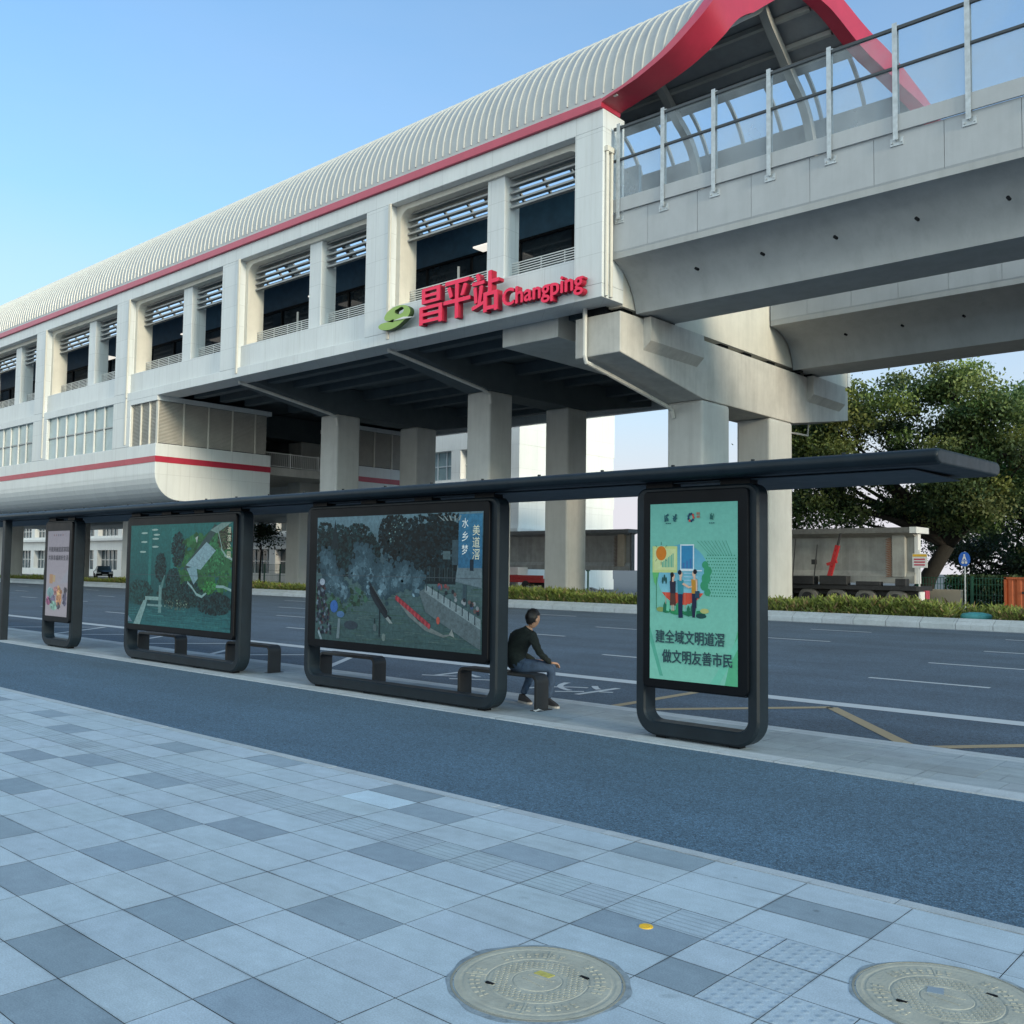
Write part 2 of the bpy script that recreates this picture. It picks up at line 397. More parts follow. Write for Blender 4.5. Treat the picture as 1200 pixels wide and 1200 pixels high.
def stone(name, c, kind='plain'):
    t = NT(name)
    a = t.t.nodes.new('ShaderNodeAttribute'); a.attribute_name = 'Col'
    f = t.noise(130, 2, .7); g = t.noise(1.1, 6, .7); st = t.noise(3.0, 5, .7, stretch=(.25, 2.5, 1)); h = t.noise(9, 4, .6)
    col = t.ramp(f, [(.3, tuple(x * .80 for x in c)), (.7, tuple(min(1, x * 1.18) for x in c))])
    for q, amt in ((g, .13), (st, .07), (h, .08)):
        col = t.mix(1.0, col, t.ramp(q, [(.3, (1 - amt,) * 3), (.7, (1 + amt * .7,) * 3)]), 'MULTIPLY')
    sp = t.noise(5.5, 2, .5); col = t.mix(t.ramp(sp, [(.70, (0, 0, 0)), (.78, (.35, .35, .35))]), col, tuple(x * .45 for x in c))
    col = t.mix(1.0, col, a.outputs['Color'], 'MULTIPLY'); X = t.xyz()
    if kind != 'kerb':
        ex = t.math('ABSOLUTE', t.math('SUBTRACT', t.math('FRACT', t.math('DIVIDE', t.math('ADD', X[0], 1.9), .6)), .5)); ey = t.math('ABSOLUTE', t.math('SUBTRACT', t.math('FRACT', t.math('DIVIDE', t.math('ADD', X[1], -5.40), .2925)), .5))
        e1 = t.ramp(ex, [(.475, (0, 0, 0)), (.5, (1, 1, 1))]); e2 = t.ramp(ey, [(.45, (0, 0, 0)), (.5, (1, 1, 1))])
        ed = t.mix(1.0, e1, e2, 'LIGHTEN'); gm = t.ramp(t.noise(1.7, 5, .75), [(.44, (0, 0, 0)), (.66, (1, 1, 1))])
        col = t.mix(t.mix(1.0, t.mix(1.0, ed, gm, 'MULTIPLY'), (.85, .85, .85), 'MULTIPLY'), col, tuple(x * .30 for x in c))
        # dark smears and trodden gum
        sm = t.ramp(t.noise(.9, 7, .8, stretch=(.5, 2.2, 1)), [(.56, (0, 0, 0)), (.74, (.46, .46, .46))]); col = t.mix(sm, col, tuple(x * .45 for x in c))
        vr = t.t.nodes.new('ShaderNodeTexVoronoi'); vr.inputs['Scale'].default_value = 1.5; t.l(t.obj(), vr.inputs['Vector'])
        sp2 = t.ramp(vr.outputs['Distance'], [(.018, (.6, .6, .6)), (.034, (0, 0, 0))]); col = t.mix(sp2, col, tuple(x * .35 for x in c))
    t.base(col)
    if kind == 'groove':
        fr = t.math('FRACT', t.math('DIVIDE', X[1], .0488)); hh = t.math('LESS_THAN', fr, .28)
        t.bump(t.math('MULTIPLY', hh, -1), 1.0, .008); bc = t.b.inputs['Base Color'].links[0].from_socket; t.base(t.mix(t.math('MULTIPLY', hh, .30), bc, tuple(x * .35 for x in c)))
    elif kind == 'dots':
        fx = t.math('ADD', t.math('FRACT', t.math('DIVIDE', X[0], .0586)), -.5); fy = t.math('ADD', t.math('FRACT', t.math('DIVIDE', X[1], .0586)), -.5)
        d = t.math('SQRT', t.math('ADD', t.math('MULTIPLY', fx, fx), t.math('MULTIPLY', fy, fy)))
        hh = t.math('SUBTRACT', 1.0, t.math('SMOOTH_MIN', t.math('MULTIPLY', d, 3.0), 1.0, .1)); t.bump(hh, .55, .006); bc = t.b.inputs['Base Color'].links[0].from_socket; t.base(t.mix(t.math('MULTIPLY', hh, .30), bc, tuple(x * .5 for x in c)))
    else: t.bump(f, .18, .003)
    return t.set(Roughness=.72)
M['tile'] = stone('light_granite', (.40, .49, .565))
M['tiledark'] = stone('dark_granite', (.245, .318, .385))
M['tilegroove'] = stone('grooved_granite', (.37, .46, .535), 'groove')
M['tiledots'] = stone('tactile_granite', (.38, .47, .55), 'dots')
M['joint'] = plain('tile_joint', (.085, .105, .125), .95, var=.55, scale=2.2)
M['kerb'] = stone('kerb_granite', (.40, .455, .50))
M['plat'] = stone('platform_granite', (.30, .36, .41))
M['soil'] = plain('bare_soil', (.11, .085, .055), .95, var=.3, scale=3, bump=.6, bscale=20)
M['lot'] = plain('yard_ground', (.13, .135, .135), .95, var=.2, scale=.6, bump=.3, bscale=12)
M['mark'] = None
def paint(name, c, wear):
    t = NT(name); f = t.noise(16, 6, .75); g = t.noise(1.6, 4, .6)
    k = t.math('ADD', f, t.math('MULTIPLY', g, .5))
    t.base(t.ramp(k, [(.52 + wear, (.085, .095, .11)), (.66 + wear, c)])); return t.set(Roughness=.7)
M['mark'] = paint('white_road_paint', (.46, .50, .54), -.06)
M['markyellow'] = paint('faded_yellow_paint', (.34, .27, .17), .0)

def sheet(name, x0, x1, y0, y1, z, mat):
    m = MB(); m.face([(x0, y0, z), (x1, y0, z), (x1, y1, z), (x0, y1, z)]); o = m.build(name, mat); return struct(o)
sheet('ground', -4000, 4000, -4000, 4000, -.16, M['lot'])
sheet('road', -400, 120, 10.4, 35.2, -.10, M['asphalt'])
sheet('cycle_lane', -200, 60, 5.46, 8.62, -.010, M['cycle'])
sheet('paving_bed', -200, 60, -30, 5.6, -.014, M['joint'])

# footway paving: every slab its own face, colour in an attribute
DARK = {(-9, -10), (-8, -7), (-7, -11), (-7, -9), (-7, -6), (-7, -1), (-6, -2), (-5, -12), (-5, -10), (-5, -5), (-4, -13), (-4, -8), (-4, -3), (-3, -11), (-3, -1), (-2, -5), (-1, -6), (-1, -2)}
def tone(lo=.945, hi=1.04):
    k = rnd.uniform(lo, hi); return (k * rnd.uniform(.985, 1.01), k, k * rnd.uniform(.99, 1.02))
pv = MB(); J = .0024
for i in range(-75, 10):
    for j in range(-26, 0):
        x0 = -1.9 + .6 * i; y0 = 5.40 + .2925 * j; x1 = x0 + .6; y1 = y0 + .2925
        zj = rnd.uniform(-.0005, .0005)
        def put(a, b, c, d, mi, col):
            pv.solid([[(a + J, c + J, -.012), (b - J, c + J, -.012), (b - J, d - J, -.012), (a + J, d - J, -.012)],
                      [(a + J, c + J, zj), (b - J, c + J, zj), (b - J, d - J, zj), (a + J, d - J, zj)]], mi, col=col); pv.m[-6:-2] = [4] * 4
        near = i > -10 and j > -14
        dark = (i, j) in DARK if near else rnd.random() < .15
        if i > -6 and j < -6 and not near: dark = False
        if j == -4 and i <= -1:
            for h in (0, .3): put(x0 + h, x0 + h + .3, y0, y1, 3 if i == -1 else 2, tone(.92, 1.07))
        elif i == -1 and j in (-5, -6):
            put(x0, x0 + .3, y0, y1, 1 if j == -6 else 0, tone()); put(x0 + .3, x1, y0, y1, 3, tone())
        elif i == 0 and j in (-6, -7, -8):
            put(x0, x0 + .3, y0, y1, 3, tone()); put(x0 + .3, x1, y0, y1, 0, tone())
        elif (i, j) == (-7, -2): put(x0, x1, y0, y1, 0, (1.22, 1.27, 1.3))
        else: put(x0, x1, y0, y1, 1 if dark else 0, tone(.93, 1.06) if dark else tone())
struct(pv.build('footway', [M['tile'], M['tiledark'], M['tilegroove'], M['tiledots'], M['joint']]))
ks = MB()
x = -200.0
while x < 60:
    ks.box(x + .003, x + .995, 5.405, 5.50, -.03, rnd.uniform(-.001, .002), 0, tone(.92, 1.02)); x += 1.0
struct(ks.build('footway_edging', M['kerb']))
# bus platform
pl = MB(); x = -60.0
while x < 30:
    pl.box(x + .003, x + .997, 8.57, 8.83, -.02, .003, 0, tone(1.0, 1.12)); pl.box(x + .003, x + .997, 10.26, 10.52, -.12, .0, 0, tone(.98, 1.1)); x += 1.0
x = -60.0
while x < 30:
    for a, b in ((8.83, 9.19), (9.19, 9.55), (9.55, 9.91), (9.91, 10.26)):
        pl.box(x + .003 + .3 * (a > 9), x + .597 + .3 * (a > 9), a + .003, b - .003, -.02, rnd.uniform(-.001, .001), 1, tone(.84, 1.06))
    x += .6
struct(pl.build('bus_platform', [M['kerb'], M['plat']]))
sheet('platform_bed', -60, 30, 8.56, 10.50, -.012, M['joint'])
# far kerb of the median, chamfered stones
kb = MB(); x = -300.0
while x < 60:
    kb.px([(35.05, -.12), (35.05, .07), (35.09, .10), (35.42, .27), (35.55, .27), (35.55, -.12)], x + .01, x + 1.19, 0); kb.c[-6:] = kb.c[-6:]
    x += 1.2
for i in range(len(kb.c)): kb.c[i] = tone(.94, 1.06) if i % 8 == 0 else kb.c[i - 1]
struct(kb.build('median_kerb', M['kerb']))
md = MB(); md.box(-300, 60, 35.55, 46.0, -.12, .20, 0)
struct(md.build('median_soil', M['soil']))

# road markings
def strip(m, p, q, wd, z=-.096):
    p = Vector((*p, z)); q = Vector((*q, z)); d = (q - p).normalized(); n = Vector((-d.y, d.x, 0)) * wd / 2
    m.face([p + n, q + n, q - n, p - n][::-1])
mk = MB()
strip(mk, (-300, 13.62), (100, 13.62), .38); strip(mk, (-300, 34.72), (100, 34.72), .15)
for yy, ox in ((17.5, -6.9), (21.4, -7.15), (25.7, -7.25), (30.8, -8.1)):
    for k in range(-40, 12): strip(mk, (ox + 6 * k, yy), (ox + 6 * k + 2.05, yy), .14)
for k in range(4):
    a = -14.4 - 3.9 * k
    strip(mk, (a, 10.9), (a - 1.95, 13.3), .14); strip(mk, (a - 1.95, 13.3), (a - 3.9, 10.9), .14)
struct(mk.build('road_marking', M['mark'], recalc=False))
my = MB()
zz = [(-7.75, 10.75), (-5.75, 13.22), (-3.8, 10.85), (-1.9, 13.22), (0, 10.85), (1.9, 13.22)]
for a, b in zip(zz, zz[1:]): strip(my, a, b, .17, -.0955)
strip(my, (-7.95, 10.75), (-7.95, 13.3), .15, -.095)
struct(my.build('bus_bay_marking', M['markyellow'], recalc=False))
def road_text(body, x0, x1, y0, y1):
    o = text_mesh('lane_lettering', body, M['mark'], 0, 1, 0, 1, 0, .001)
    me = o.data
    for v in me.vertices:
        a, b = v.co.x, v.co.z; v.co = (x0 + b * (x1 - x0), y1 - a * (y1 - y0), -.0945)
    o['kind'] = 'structure'
    return o
road_text('交', -10.15, -8.8, 11.6, 12.75); road_text('公', -12.6, -11.15, 11.6, 12.75)

# manhole covers and survey disc
def manhole(cx, cy, label, paintcol):
    t = thing('manhole_cover', label, 'manhole cover', (cx, cy, 0), 'manhole covers in the footway')
    m = MB(); n = 64
    def ring(r, z): return [(cx + r * math.cos(2 * math.pi * k / n), cy + r * math.sin(2 * math.pi * k / n), z) for k in range(n)]
    m.solid([ring(.385, -.01), ring(.382, .003), ring(.372, .0035), ring(.370, -.004)], 0, cap=False)
    m.build('frame', M['mhframe'], t, smooth=False)
    m = MB(); rr_ = random.Random(int(cx * 100)); ph = [rr_.uniform(0, 6) for _ in range(6)]
    irr = lambda k: (.404 if paintcol == 'y' else .392) + .008 * math.sin(3 * 2 * math.pi * k / n + ph[0]) + .006 * math.sin(7 * 2 * math.pi * k / n + ph[1]) + .004 * math.sin(15 * 2 * math.pi * k / n + ph[2])
    m.solid([[(cx + irr(k) * math.cos(2 * math.pi * k / n), cy + irr(k) * math.sin(2 * math.pi * k / n), .0011) for k in range(n)], ring(.383, .0022)], 0, cap=False)
    m.build('mortar_ring', M['mortar'], t)
    m = MB(); m.solid([ring(.366, -.006), ring(.366, .003), ring(.345, .0035), ring(.335, .0015), ring(.328, .0015), ring(.322, .0035), ring(.232, .0035), ring(.228, .001), ring(.222, .001), ring(.218, .0035), ring(.115, .0035), ring(.112, .001), ring(.107, .001), ring(.104, .004), ], 0)
    # raised chequers between the rings and raised blocks of worn letters on the rim
    for a in range(-9, 10):
        for b in range(-9, 10):
            px, py = a * .0235, b * .0235; q = math.hypot(px, py)
            if .13 < q < .205:
                ca, sa = math.cos(.6), math.sin(.6); X, Y = cx + px * ca - py * sa, cy + px * sa + py * ca; h = .0085
                m.pz([(X - h, Y - h), (X + h, Y - h), (X + h, Y + h), (X - h, Y + h)], .003, .0058)
    for k in range(44):
        if k % 11 in (0, 1, 10): continue
        a = 2 * math.pi * k / 44; 
        for rr in (.262, .288):
            X, Y = cx + rr * math.cos(a), cy + rr * math.sin(a); wv = .009 if (k * 7 + int(rr * 100)) % 3 else .005
            u = Vector((math.cos(a), math.sin(a))); v = Vector((-u.y, u.x)); P = Vector((X, Y))
            m.pz([P - u * .009 - v * wv, P + u * .009 - v * wv, P + u * .009 + v * wv, P - u * .009 + v * wv], .003, .0062)
    for k in range(4):
        a = .5 + k * math.pi / 2; u = Vector((math.cos(a), math.sin(a)))
        P = Vector((cx, cy)); v = Vector((-u.y, u.x))
        m.pz([P + u * .225 - v * .004, P + u * .325 - v * .004, P + u * .325 + v * .004, P + u * .225 + v * .004], .003, .0055)
    for s_ in (-1, 1):
        m.pz([(cx - .07, cy + s_ * .02 - .004), (cx + .06, cy + s_ * .035 - .004), (cx + .06, cy + s_ * .035 + .006), (cx - .07, cy + s_ * .02 + .006)], .0035, .0065)
    m.build('lid', M['mhlid'], t)
    d = MB()
    for s_ in (-1, 1):
        u = Vector((math.cos(.9), math.sin(.9))) * .21 * s_ + Vector((cx, cy)); d.box(u.x - .022, u.x + .022, u.y - .008, u.y + .008, .002, .0068)
    build_each(d, 'lifting_slot', M['black'], t)
    p = MB(); p.pz([(cx - .06, cy + .045), (cx + .02, cy + .05), (cx + .025, cy + .09), (cx - .055, cy + .085)] if paintcol == 'y' else [(cx - .085, cy + .0), (cx - .02, cy + .02), (cx - .04, cy + .085), (cx - .1, cy + .06)], .003, .0066)
    p.build('painted_patch', M['mhyellow'] if paintcol == 'y' else M['plateblue'], t)
M['mortar'] = plain('dirty_mortar', (.21, .26, .30), .95, var=.35, scale=14, bump=.5, bscale=60)
M['mhlid'] = plain('worn_cover', (.36, .36, .31), .8, 0, var=.16, scale=7, bump=.35, bscale=70)
M['mhframe'] = plain('cover_frame', (.27, .27, .23), .7, .2, var=.2, scale=9, bump=.4, bscale=60)
M['mhyellow'] = plain('faded_yellow', (.42, .38, .10), .8, var=.25, scale=30)
M['plateblue'] = plain('blue_plate', (.24, .30, .36), .5, var=.1)
manhole(-2.774, 3.303, 'round cover with faded yellow paint patch on its centre', 'y')
manhole(-1.40, 4.37, 'round cover with grey plate on its centre beside tactile slabs', 'b')
m = MB(); n = 28
def disc(m, cx, cy, r0, r1, z0, z1): m.solid([[(cx + r0 * math.cos(2 * math.pi * k / n), cy + r0 * math.sin(2 * math.pi * k / n), z0) for k in range(n)], [(cx + r1 * math.cos(2 * math.pi * k / n), cy + r1 * math.sin(2 * math.pi * k / n), z1) for k in range(n)]])
disc(m, -2.793, 4.173, .037, .035, -.002, .004)
for k in range(5): m.box(-2.815 + .011 * k - .003, -2.815 + .011 * k + .003, 4.163, 4.183, .0035, .0055)
tag(m.build('survey_marker', M['yellow']), 'small yellow round marker disc set in dark paving slab', 'marker')

# ------------------------------------------------------------------ metro station
XE = -21.4; XL = -118.0; S = 12.65; FY = 28.8; NB = 8
st = thing('metro_station', 'elevated metro station with white cladding, ribbed curved roof and red trim', 'station', (-50, 40, 0))
fc = MB()
fc.box(XL, XE, FY, 30.2, 12.1, 12.62)
fc.box(XL, XE, FY, 30.2, 18.68, 19.4)
xr_prev = XE
for i in range(NB):
    xr = -22.75 - S * i; xl = -33.7 - S * i
    fc.box(xr, xr_prev, FY, 30.2, 12.62, 18.68)
    fc.box(xl, xr, FY + .25, 30.2, 12.62, 13.9)
    xr_prev = xl
fc.build('facade_wall', M['panel'], st, bevel=.02)
cr = MB()      # rounded inner surrounds of the openings
for i in range(NB):
    xr = -22.75 - S * i; xl = -33.7 - S * i
    a, b, tz, r_ = xl + .28, xr - .12, 18.42, .55
    P = [(xl, 13.905), (xl, 18.68), (xr, 18.68), (xr, 13.905), (b, 13.905)]
    P += [(b - r_ + r_ * math.cos(t), tz - r_ + r_ * math.sin(t)) for t in [k * math.pi / 16 for k in range(9)]]
    P += [(a + r_ - r_ * math.sin(t), tz - r_ + r_ * math.cos(t)) for t in [k * math.pi / 16 for k in range(9)]]
    P += [(a, 13.905)]
    cr.py(P, FY + .42, 30.25)
cr.build('opening_surround', M['cream'], st)
for i in range(NB):
    x0, x1 = -27.95 - S * i, -26.95 - S * i
    mm = MB(); mm.box(x0, x1, 29.35, 30.3, 13.9, 18.45); mm.build('mullion', M['panel'], st, bevel=.02)
    for a, b in ((-33.42 - S * i, x0), (x1, -22.87 - S * i)):
        lv = MB()
        for k in range(5):
            z = 17.08 + .31 * k
            lv.solid([[(a, 29.66, z), (a, 30.04, z + .08), (a, 30.04, z + .13), (a, 29.66, z + .085)], [(b, 29.66, z), (b, 30.04, z + .08), (b, 30.04, z + .13), (b, 29.66, z + .085)]])
        lv.build('sun_louvre', M['louvre'], st)
        rl = MB()
        for k in range(8): z = 13.98 + .105 * k; rl.box(a, b, 29.86, 29.90, z, z + .038)
        q = a + .3
        while q < b: rl.box(q, q + .05, 29.91, 29.95, 13.9, 14.72); q += 1.25
        rl.build('balustrade', M['rail'], st)
# interior seen through the openings
m = MB(); m.box(XL, XE - 1.2, 33.0, 33.1, 13.3, 17.0); m.build('platform_screen', M['darkglass'], st)
m = MB(); m.box(XL, XE - 1.2, 32.95, 33.15, 17.12, 18.9); m.build('screen_fascia', M['bluepanel'], st)
m = MB(); m.box(XL, XE - 1.2, 32.9, 33.12, 17.0, 17.12)
q = -23.0
while q > XL: m.box(q, q + .12, 32.92, 33.12, 13.3, 17.0); q -= 3.16
m.build('screen_frame', M['black'], st)
m = MB()
for i in range(NB):
    for o_ in (-31.6, -24.4): 
        if (i * 3 + int(o_)) % 2 == 0 or i in (0, 1): m.box(o_ - S * i, o_ - S * i + .08, 31.2, 31.28, 13.3, 15.9)
build_each(m, 'platform_post', M['rail'], st)
for xx in (-43.8, -57.6, -69.2, -31.0):
    m = MB(); m.box(xx, xx + 1.3, 31.6, 32.3, 16.75, 16.82); m.build('ceiling_light', M['lamp'], st)
m = MB(); m.box(XL, XE - .6, 40.3, 40.5, 12.7, 20.2); m.build('partition_wall', M['darkin'], st)
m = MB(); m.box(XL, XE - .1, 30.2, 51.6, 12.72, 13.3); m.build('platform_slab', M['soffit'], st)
m = MB(); m.box(XL, XE, 51.6, 52.0, 12.1, 19.4); m.build('rear_wall', M['panel'], st)
m = MB(); m.box(XE - 1.0, XE - .03, 30.2, 51.6, 12.02, 14.7); m.build('end_wall', M['cream'], st)

# roof
PRO = []
for k in range(41):
    t = k / 40 * R(64); PRO.append((32.85 - 4.1 * math.cos(t), 19.95 + 4.05 * math.sin(t)))
_y, _z = PRO[-1]
for k in range(1, 17):
    f = k / 16; PRO.append((_y + (34.6 - _y) * f, _z + 2.35 * (f * 1.1 - .1 * f * f)))
HALF = len(PRO) - 1
PRO += [(69.2 - y, z) for y, z in PRO[:-1][::-1]]
ARC = [0]
for a, b in zip(PRO, PRO[1:]): ARC.append(ARC[-1] + math.dist(a, b))
def at_arc(y, z): 
    i = min(range(len(PRO)), key=lambda k: (PRO[k][0] - y) ** 2 + (PRO[k][1] - z) ** 2); return ARC[i]
KEY = [(at_arc(y, z), x) for y, z, x in ((28.75, 19.95, -19.78), (28.78, 20.43, -18.44), (28.87, 20.91, -17.74), (29.01, 21.37, -17.27), (29.21, 21.82, -17.0), (29.46, 22.23, -16.88), (29.76, 22.61, -16.81), (30.5, 23.26, -16.72), (31.76, 24.07, -16.52), (33.4, 25.1, -16.35), (34.6, 25.95, -16.1))]
KEY += [(at_arc(69.2 - y, z), x) for y, z, x in ((33.89, 25.45, -15.75), (32.83, 24.8, -15.25), (31.76, 24.07, -14.84), (30.91, 23.52, -14.48), (30.11, 22.96, -14.08), (29.46, 22.23, -13.66), (29.01, 21.37, -13.2), (28.78, 20.43, -12.72), (28.75, 19.95, -12.46))]
KX = sorted(set(KEY)); 
_ss = np.linspace(0, ARC[-1], 400); _xx = np.interp(_ss, [k[0] for k in KX], [k[1] for k in KX])
_pad = np.concatenate([np.full(14, _xx[0]) - (np.arange(14, 0, -1) * (_xx[1] - _xx[0])), _xx, np.full(14, _xx[-1]) + np.arange(1, 15) * (_xx[-1] - _xx[-2])])
_xx = np.convolve(_pad, np.hanning(31)[1:-1] / np.hanning(31)[1:-1].sum(), 'valid')
def xend(s): return float(np.interp(s, _ss, _xx))
def nrm(i):
    w_ = min(7, i, len(PRO) - 1 - i) if 12 < i < len(PRO) - 13 else 1
    a = PRO[max(i - max(1, w_), 0)]; b = PRO[min(i + max(1, w_), len(PRO) - 1)]; d = (b[0] - a[0], b[1] - a[1]); L = math.hypot(*d)
    return (-d[1] / L, d[0] / L)   # outward
GAP = [i for i, p in enumerate(PRO) if p[0] > 36.4 and 21.9 < p[1] < 23.6]
g0, g1 = GAP[0], GAP[-1]
def strips(rng, off, m, xo=0.0):
    for i in rng:
        P = []
        for q in (i, i + 1):
            n_ = nrm(q); P.append((PRO[q][0] + n_[0] * off, PRO[q][1] + n_[1] * off, xend(ARC[q]) - xo))
        m.face([(XL, P[0][0], P[0][1]), (P[0][2], P[0][0], P[0][1]), (P[1][2], P[1][0], P[1][1]), (XL, P[1][0], P[1][1])])
SEG = [i for i in range(len(PRO) - 1) if not (g0 <= i < g1)]
m = MB(); strips(SEG, 0, m, .02); m.build('roof', M['roofmetal'], st, smooth=True)
m = MB(); strips(SEG, -.75, m, .25); m.build('roof_lining', M['rooflining'], st, smooth=True)
rb = MB(); x = -13.0; 
while x > XL:
    run = []
    def flush():
        if len(run) > 1:
            loops = []
            for q in run:
                n_ = nrm(q); y, z = PRO[q]
                loops.append([(x - .035, y - n_[0] * .01, z - n_[1] * .01), (x - .02, y + n_[0] * .05, z + n_[1] * .05), (x + .02, y + n_[0] * .05, z + n_[1] * .05), (x + .035, y - n_[0] * .01, z - n_[1] * .01)])
            rb.solid(loops, 0)
        run.clear()
    for q in range(0, HALF + 6, 1):
        if xend(ARC[q]) > x + .1: run.append(q)
        else: flush()
    flush()
    x -= .44
rb.build('roof_seam', M['rib'], st)
pu = MB()
for y in (31.6, 32.7, 33.8, 34.9, 36.0, 37.0, 37.8):
    i = min(range(len(PRO)), key=lambda k: abs(PRO[k][0] - y)); n_ = nrm(i); yy, zz_ = PRO[i][0] - n_[0] * .87, PRO[i][1] - n_[1] * .87
    pu.box(XL, xend(ARC[i]) - .7, yy - .1, yy + .1, zz_ - .1, zz_ + .1)
build_each(pu, 'purlin', M['steel'], st)
for xx in (-17.8, -23.5, -29.8, -36.1, -42.4, -48.7, -55.0):
    m = MB(); loops = []
    for i in range(len(PRO)):
        if xend(ARC[i]) < xx + .5: continue
        n_ = nrm(i); y, z = PRO[i]
        loops.append([(xx - .17, y - n_[0] * .97, z - n_[1] * .97), (xx + .17, y - n_[0] * .97, z - n_[1] * .97), (xx + .17, y - n_[0] * 1.35, z - n_[1] * 1.35), (xx - .17, y - n_[0] * 1.35, z - n_[1] * 1.35)])
    m.solid(loops); m.build('roof_frame', M['steel'], st)
m = MB(); x = -15.6
while x > XL:
    if True:
        P = []
        for q in range(g0, g1 + 1):
            n_ = nrm(q); P.append((PRO[q][0] - n_[0] * .4, PRO[q][1] - n_[1] * .4))
        m.solid([[(x - .07, y - .05, z - .05), (x + .07, y - .05, z - .05), (x + .07, y + .05, z + .05), (x - .07, y + .05, z + .05)] for y, z in P])
    x -= 1.9
build_each(m, 'skylight_bar', M['steel'], st)
# red eave trim and red gable frame
m = MB(); m.box(XL, -20.75, 28.752, 28.86, 19.7, 19.97); m.build('roof_skirt', M['roofmetal'], st)
m = MB(); m.box(XL, XE - .02, 28.66, 29.3, 19.4, 19.76); m.build('eave_trim', M['redpink'], st, bevel=.02)
gp = [(28.75, 19.42, XE, (-1, 0)), (28.75, 19.58, XE + .02, (-1, 0)), (28.75, 19.66, XE + .25, (-1, 0)), (28.75, 19.72, XE + .6, (-1, 0)), (28.75, 19.82, XE + 1.05, (-1, 0))] + [(PRO[i][0], PRO[i][1], xend(ARC[i]), nrm(i)) for i in range(len(PRO))]
gf = MB(); T = 1.15; D = .55
lo = []
for y, z, xx, n_ in gp:
    th = T - .18 * max(0, 1 - abs(y - 34.6) / 3.5)
    lo.append([(xx, y + n_[0] * .10, z + n_[1] * .10), (xx, y - n_[0] * th, z - n_[1] * th), (xx - D, y - n_[0] * th, z - n_[1] * th), (xx - D, y + n_[0] * .10, z + n_[1] * .10)])
n0 = len(gf.v)
for L in lo: gf.v += L
for a in range(len(lo) - 1):
    for i in range(4):
        j = (i + 1) % 4; gf.f.append([n0 + a * 4 + i, n0 + a * 4 + j, n0 + a * 4 + 4 + j, n0 + a * 4 + 4 + i]); gf.m.append(1 if i == 3 else 0); gf.c.append(None)
gf.f.append([n0, n0 + 1, n0 + 2, n0 + 3]); gf.m.append(0); gf.c.append(None)
gfo = gf.build('gable_frame', [M['red'], M['redpink']], st)
gfo.data.polygons.foreach_set('use_smooth', [True] * len(gfo.data.polygons)); gfo.data.set_sharp_from_angle(angle=R(35))

# lower concourse boxes
def arc_box(y0, y1): 
    P = [(y0, 9.15), (y0, 7.35)] + [(y0 + 1.65 - 1.65 * math.cos(t), 7.35 - 1.65 * math.sin(t)) for t in [k * math.pi / 16 for k in range(1, 9)]]
    return P + [(y1, 5.70), (y1, 9.15)]
BX = -55.0
for k_, (y0, y1) in enumerate(((FY, 37.0), (44.2, 51.9))):
    m = MB()
    m.px(arc_box(y0, y1), XL, BX)
    m.box(XL, BX - .3, y0 + .35, y1 - .2, 9.15, 12.1) if k_ else None
    if k_ == 0:
        for i in range(-1, 5):
            xr = -60.75 - S * i; xl = -70.95 - S * i
            if i == -1: m.box(-60.75, -58.4, FY, 30.0, 9.15, 12.1)
            else: m.box(xl - 2.45, xl, FY, 30.0, 9.15, 12.1)
    m.build('concourse_wall', M['panel_low'], st, bevel=.03)
    m = MB()
    if k_ == 0: m.box(XL, BX + .025, y0 - .025, y0 + .3, 8.0, 8.37)
    m.box(BX - .3, BX + .028, y0 + (.3 if k_ == 0 else 0), y1, 8.0, 8.37); m.build('stripe', M['red'], st)
    m = MB(); fr = MB()
    ys = y0 + .15
    for q in range(30):
        z = 9.2 + q * .086
        if k_ == 0:
            a, b = -58.4, BX - .12
            m.face([(a, ys + .06, z), (b, ys + .06, z), (b, ys, z + .03), (a, ys, z + .03)]); m.face([(a, ys, z + .03), (b, ys, z + .03), (b, ys + .06, z + .082), (a, ys + .06, z + .082)])
        a, b = ys, y1 - .3; X1 = BX - .12
        m.face([(X1 - .06, a, z), (X1 - .06, b, z), (X1, b, z + .03), (X1, a, z + .03)]); m.face([(X1, a, z + .03), (X1, b, z + .03), (X1 - .06, b, z + .082), (X1 - .06, a, z + .082)])
    y = ys
    while y < y1: fr.box(BX - .30, BX - .08, y - .04, y + .04, 9.15, 11.8); y += 1.72
    if k_ == 0:
        for xx in (-58.4, -57.2, -56.1): fr.box(xx - .04, xx + .04, y0 + .08, y0 + .22, 9.15, 11.8)
    m.build('louvre_screen', M['screenlouvre'], st); build_each(fr, 'louvre_post', M['cream'], st)
    m = MB(); m.box(-58.4, BX - .20, ys + .10, y1 - .3, 9.15, 11.8); m.build('louvre_backing', M['darkin'], st)
    m = MB(); m.box(XL if k_ else -58.4, BX, y0, y1, 11.8, 12.095); m.build('louvre_lintel', M['panel'], st)
for i in range(4):
    xr = -60.75 - S * i; xl = -70.95 - S * i
    m = MB(); m.box(xl, xr, 29.02, 29.06, 9.15, 12.1); wd = m.build('window', M['winglass'], st)
    m = MB()
    for k in range(8):
        x = xl + (xr - xl) * k / 7; m.box(max(xl, x - .05), min(xr, x + .05), 28.90, 29.0, 9.15, 12.1)
    m.build('frame', M['rail'], wd)
    m = MB(); m.box(xl, xr, 28.93, 29.01, 10.62, 10.70); m.build('transom', M['louvre'], wd)
m = MB()
for x in (-35.4 - S * np.arange(-1, 7)):
    pass
for i in range(0, 7):
    x = -33.7 - S * i; m.box(x - .06, x + .10, FY - .06, FY + .02, 12.3, 18.7)
    if x < BX - 1: m.box(x - .06, x + .10, FY - .06, FY + .02, 9.3, 12.25)
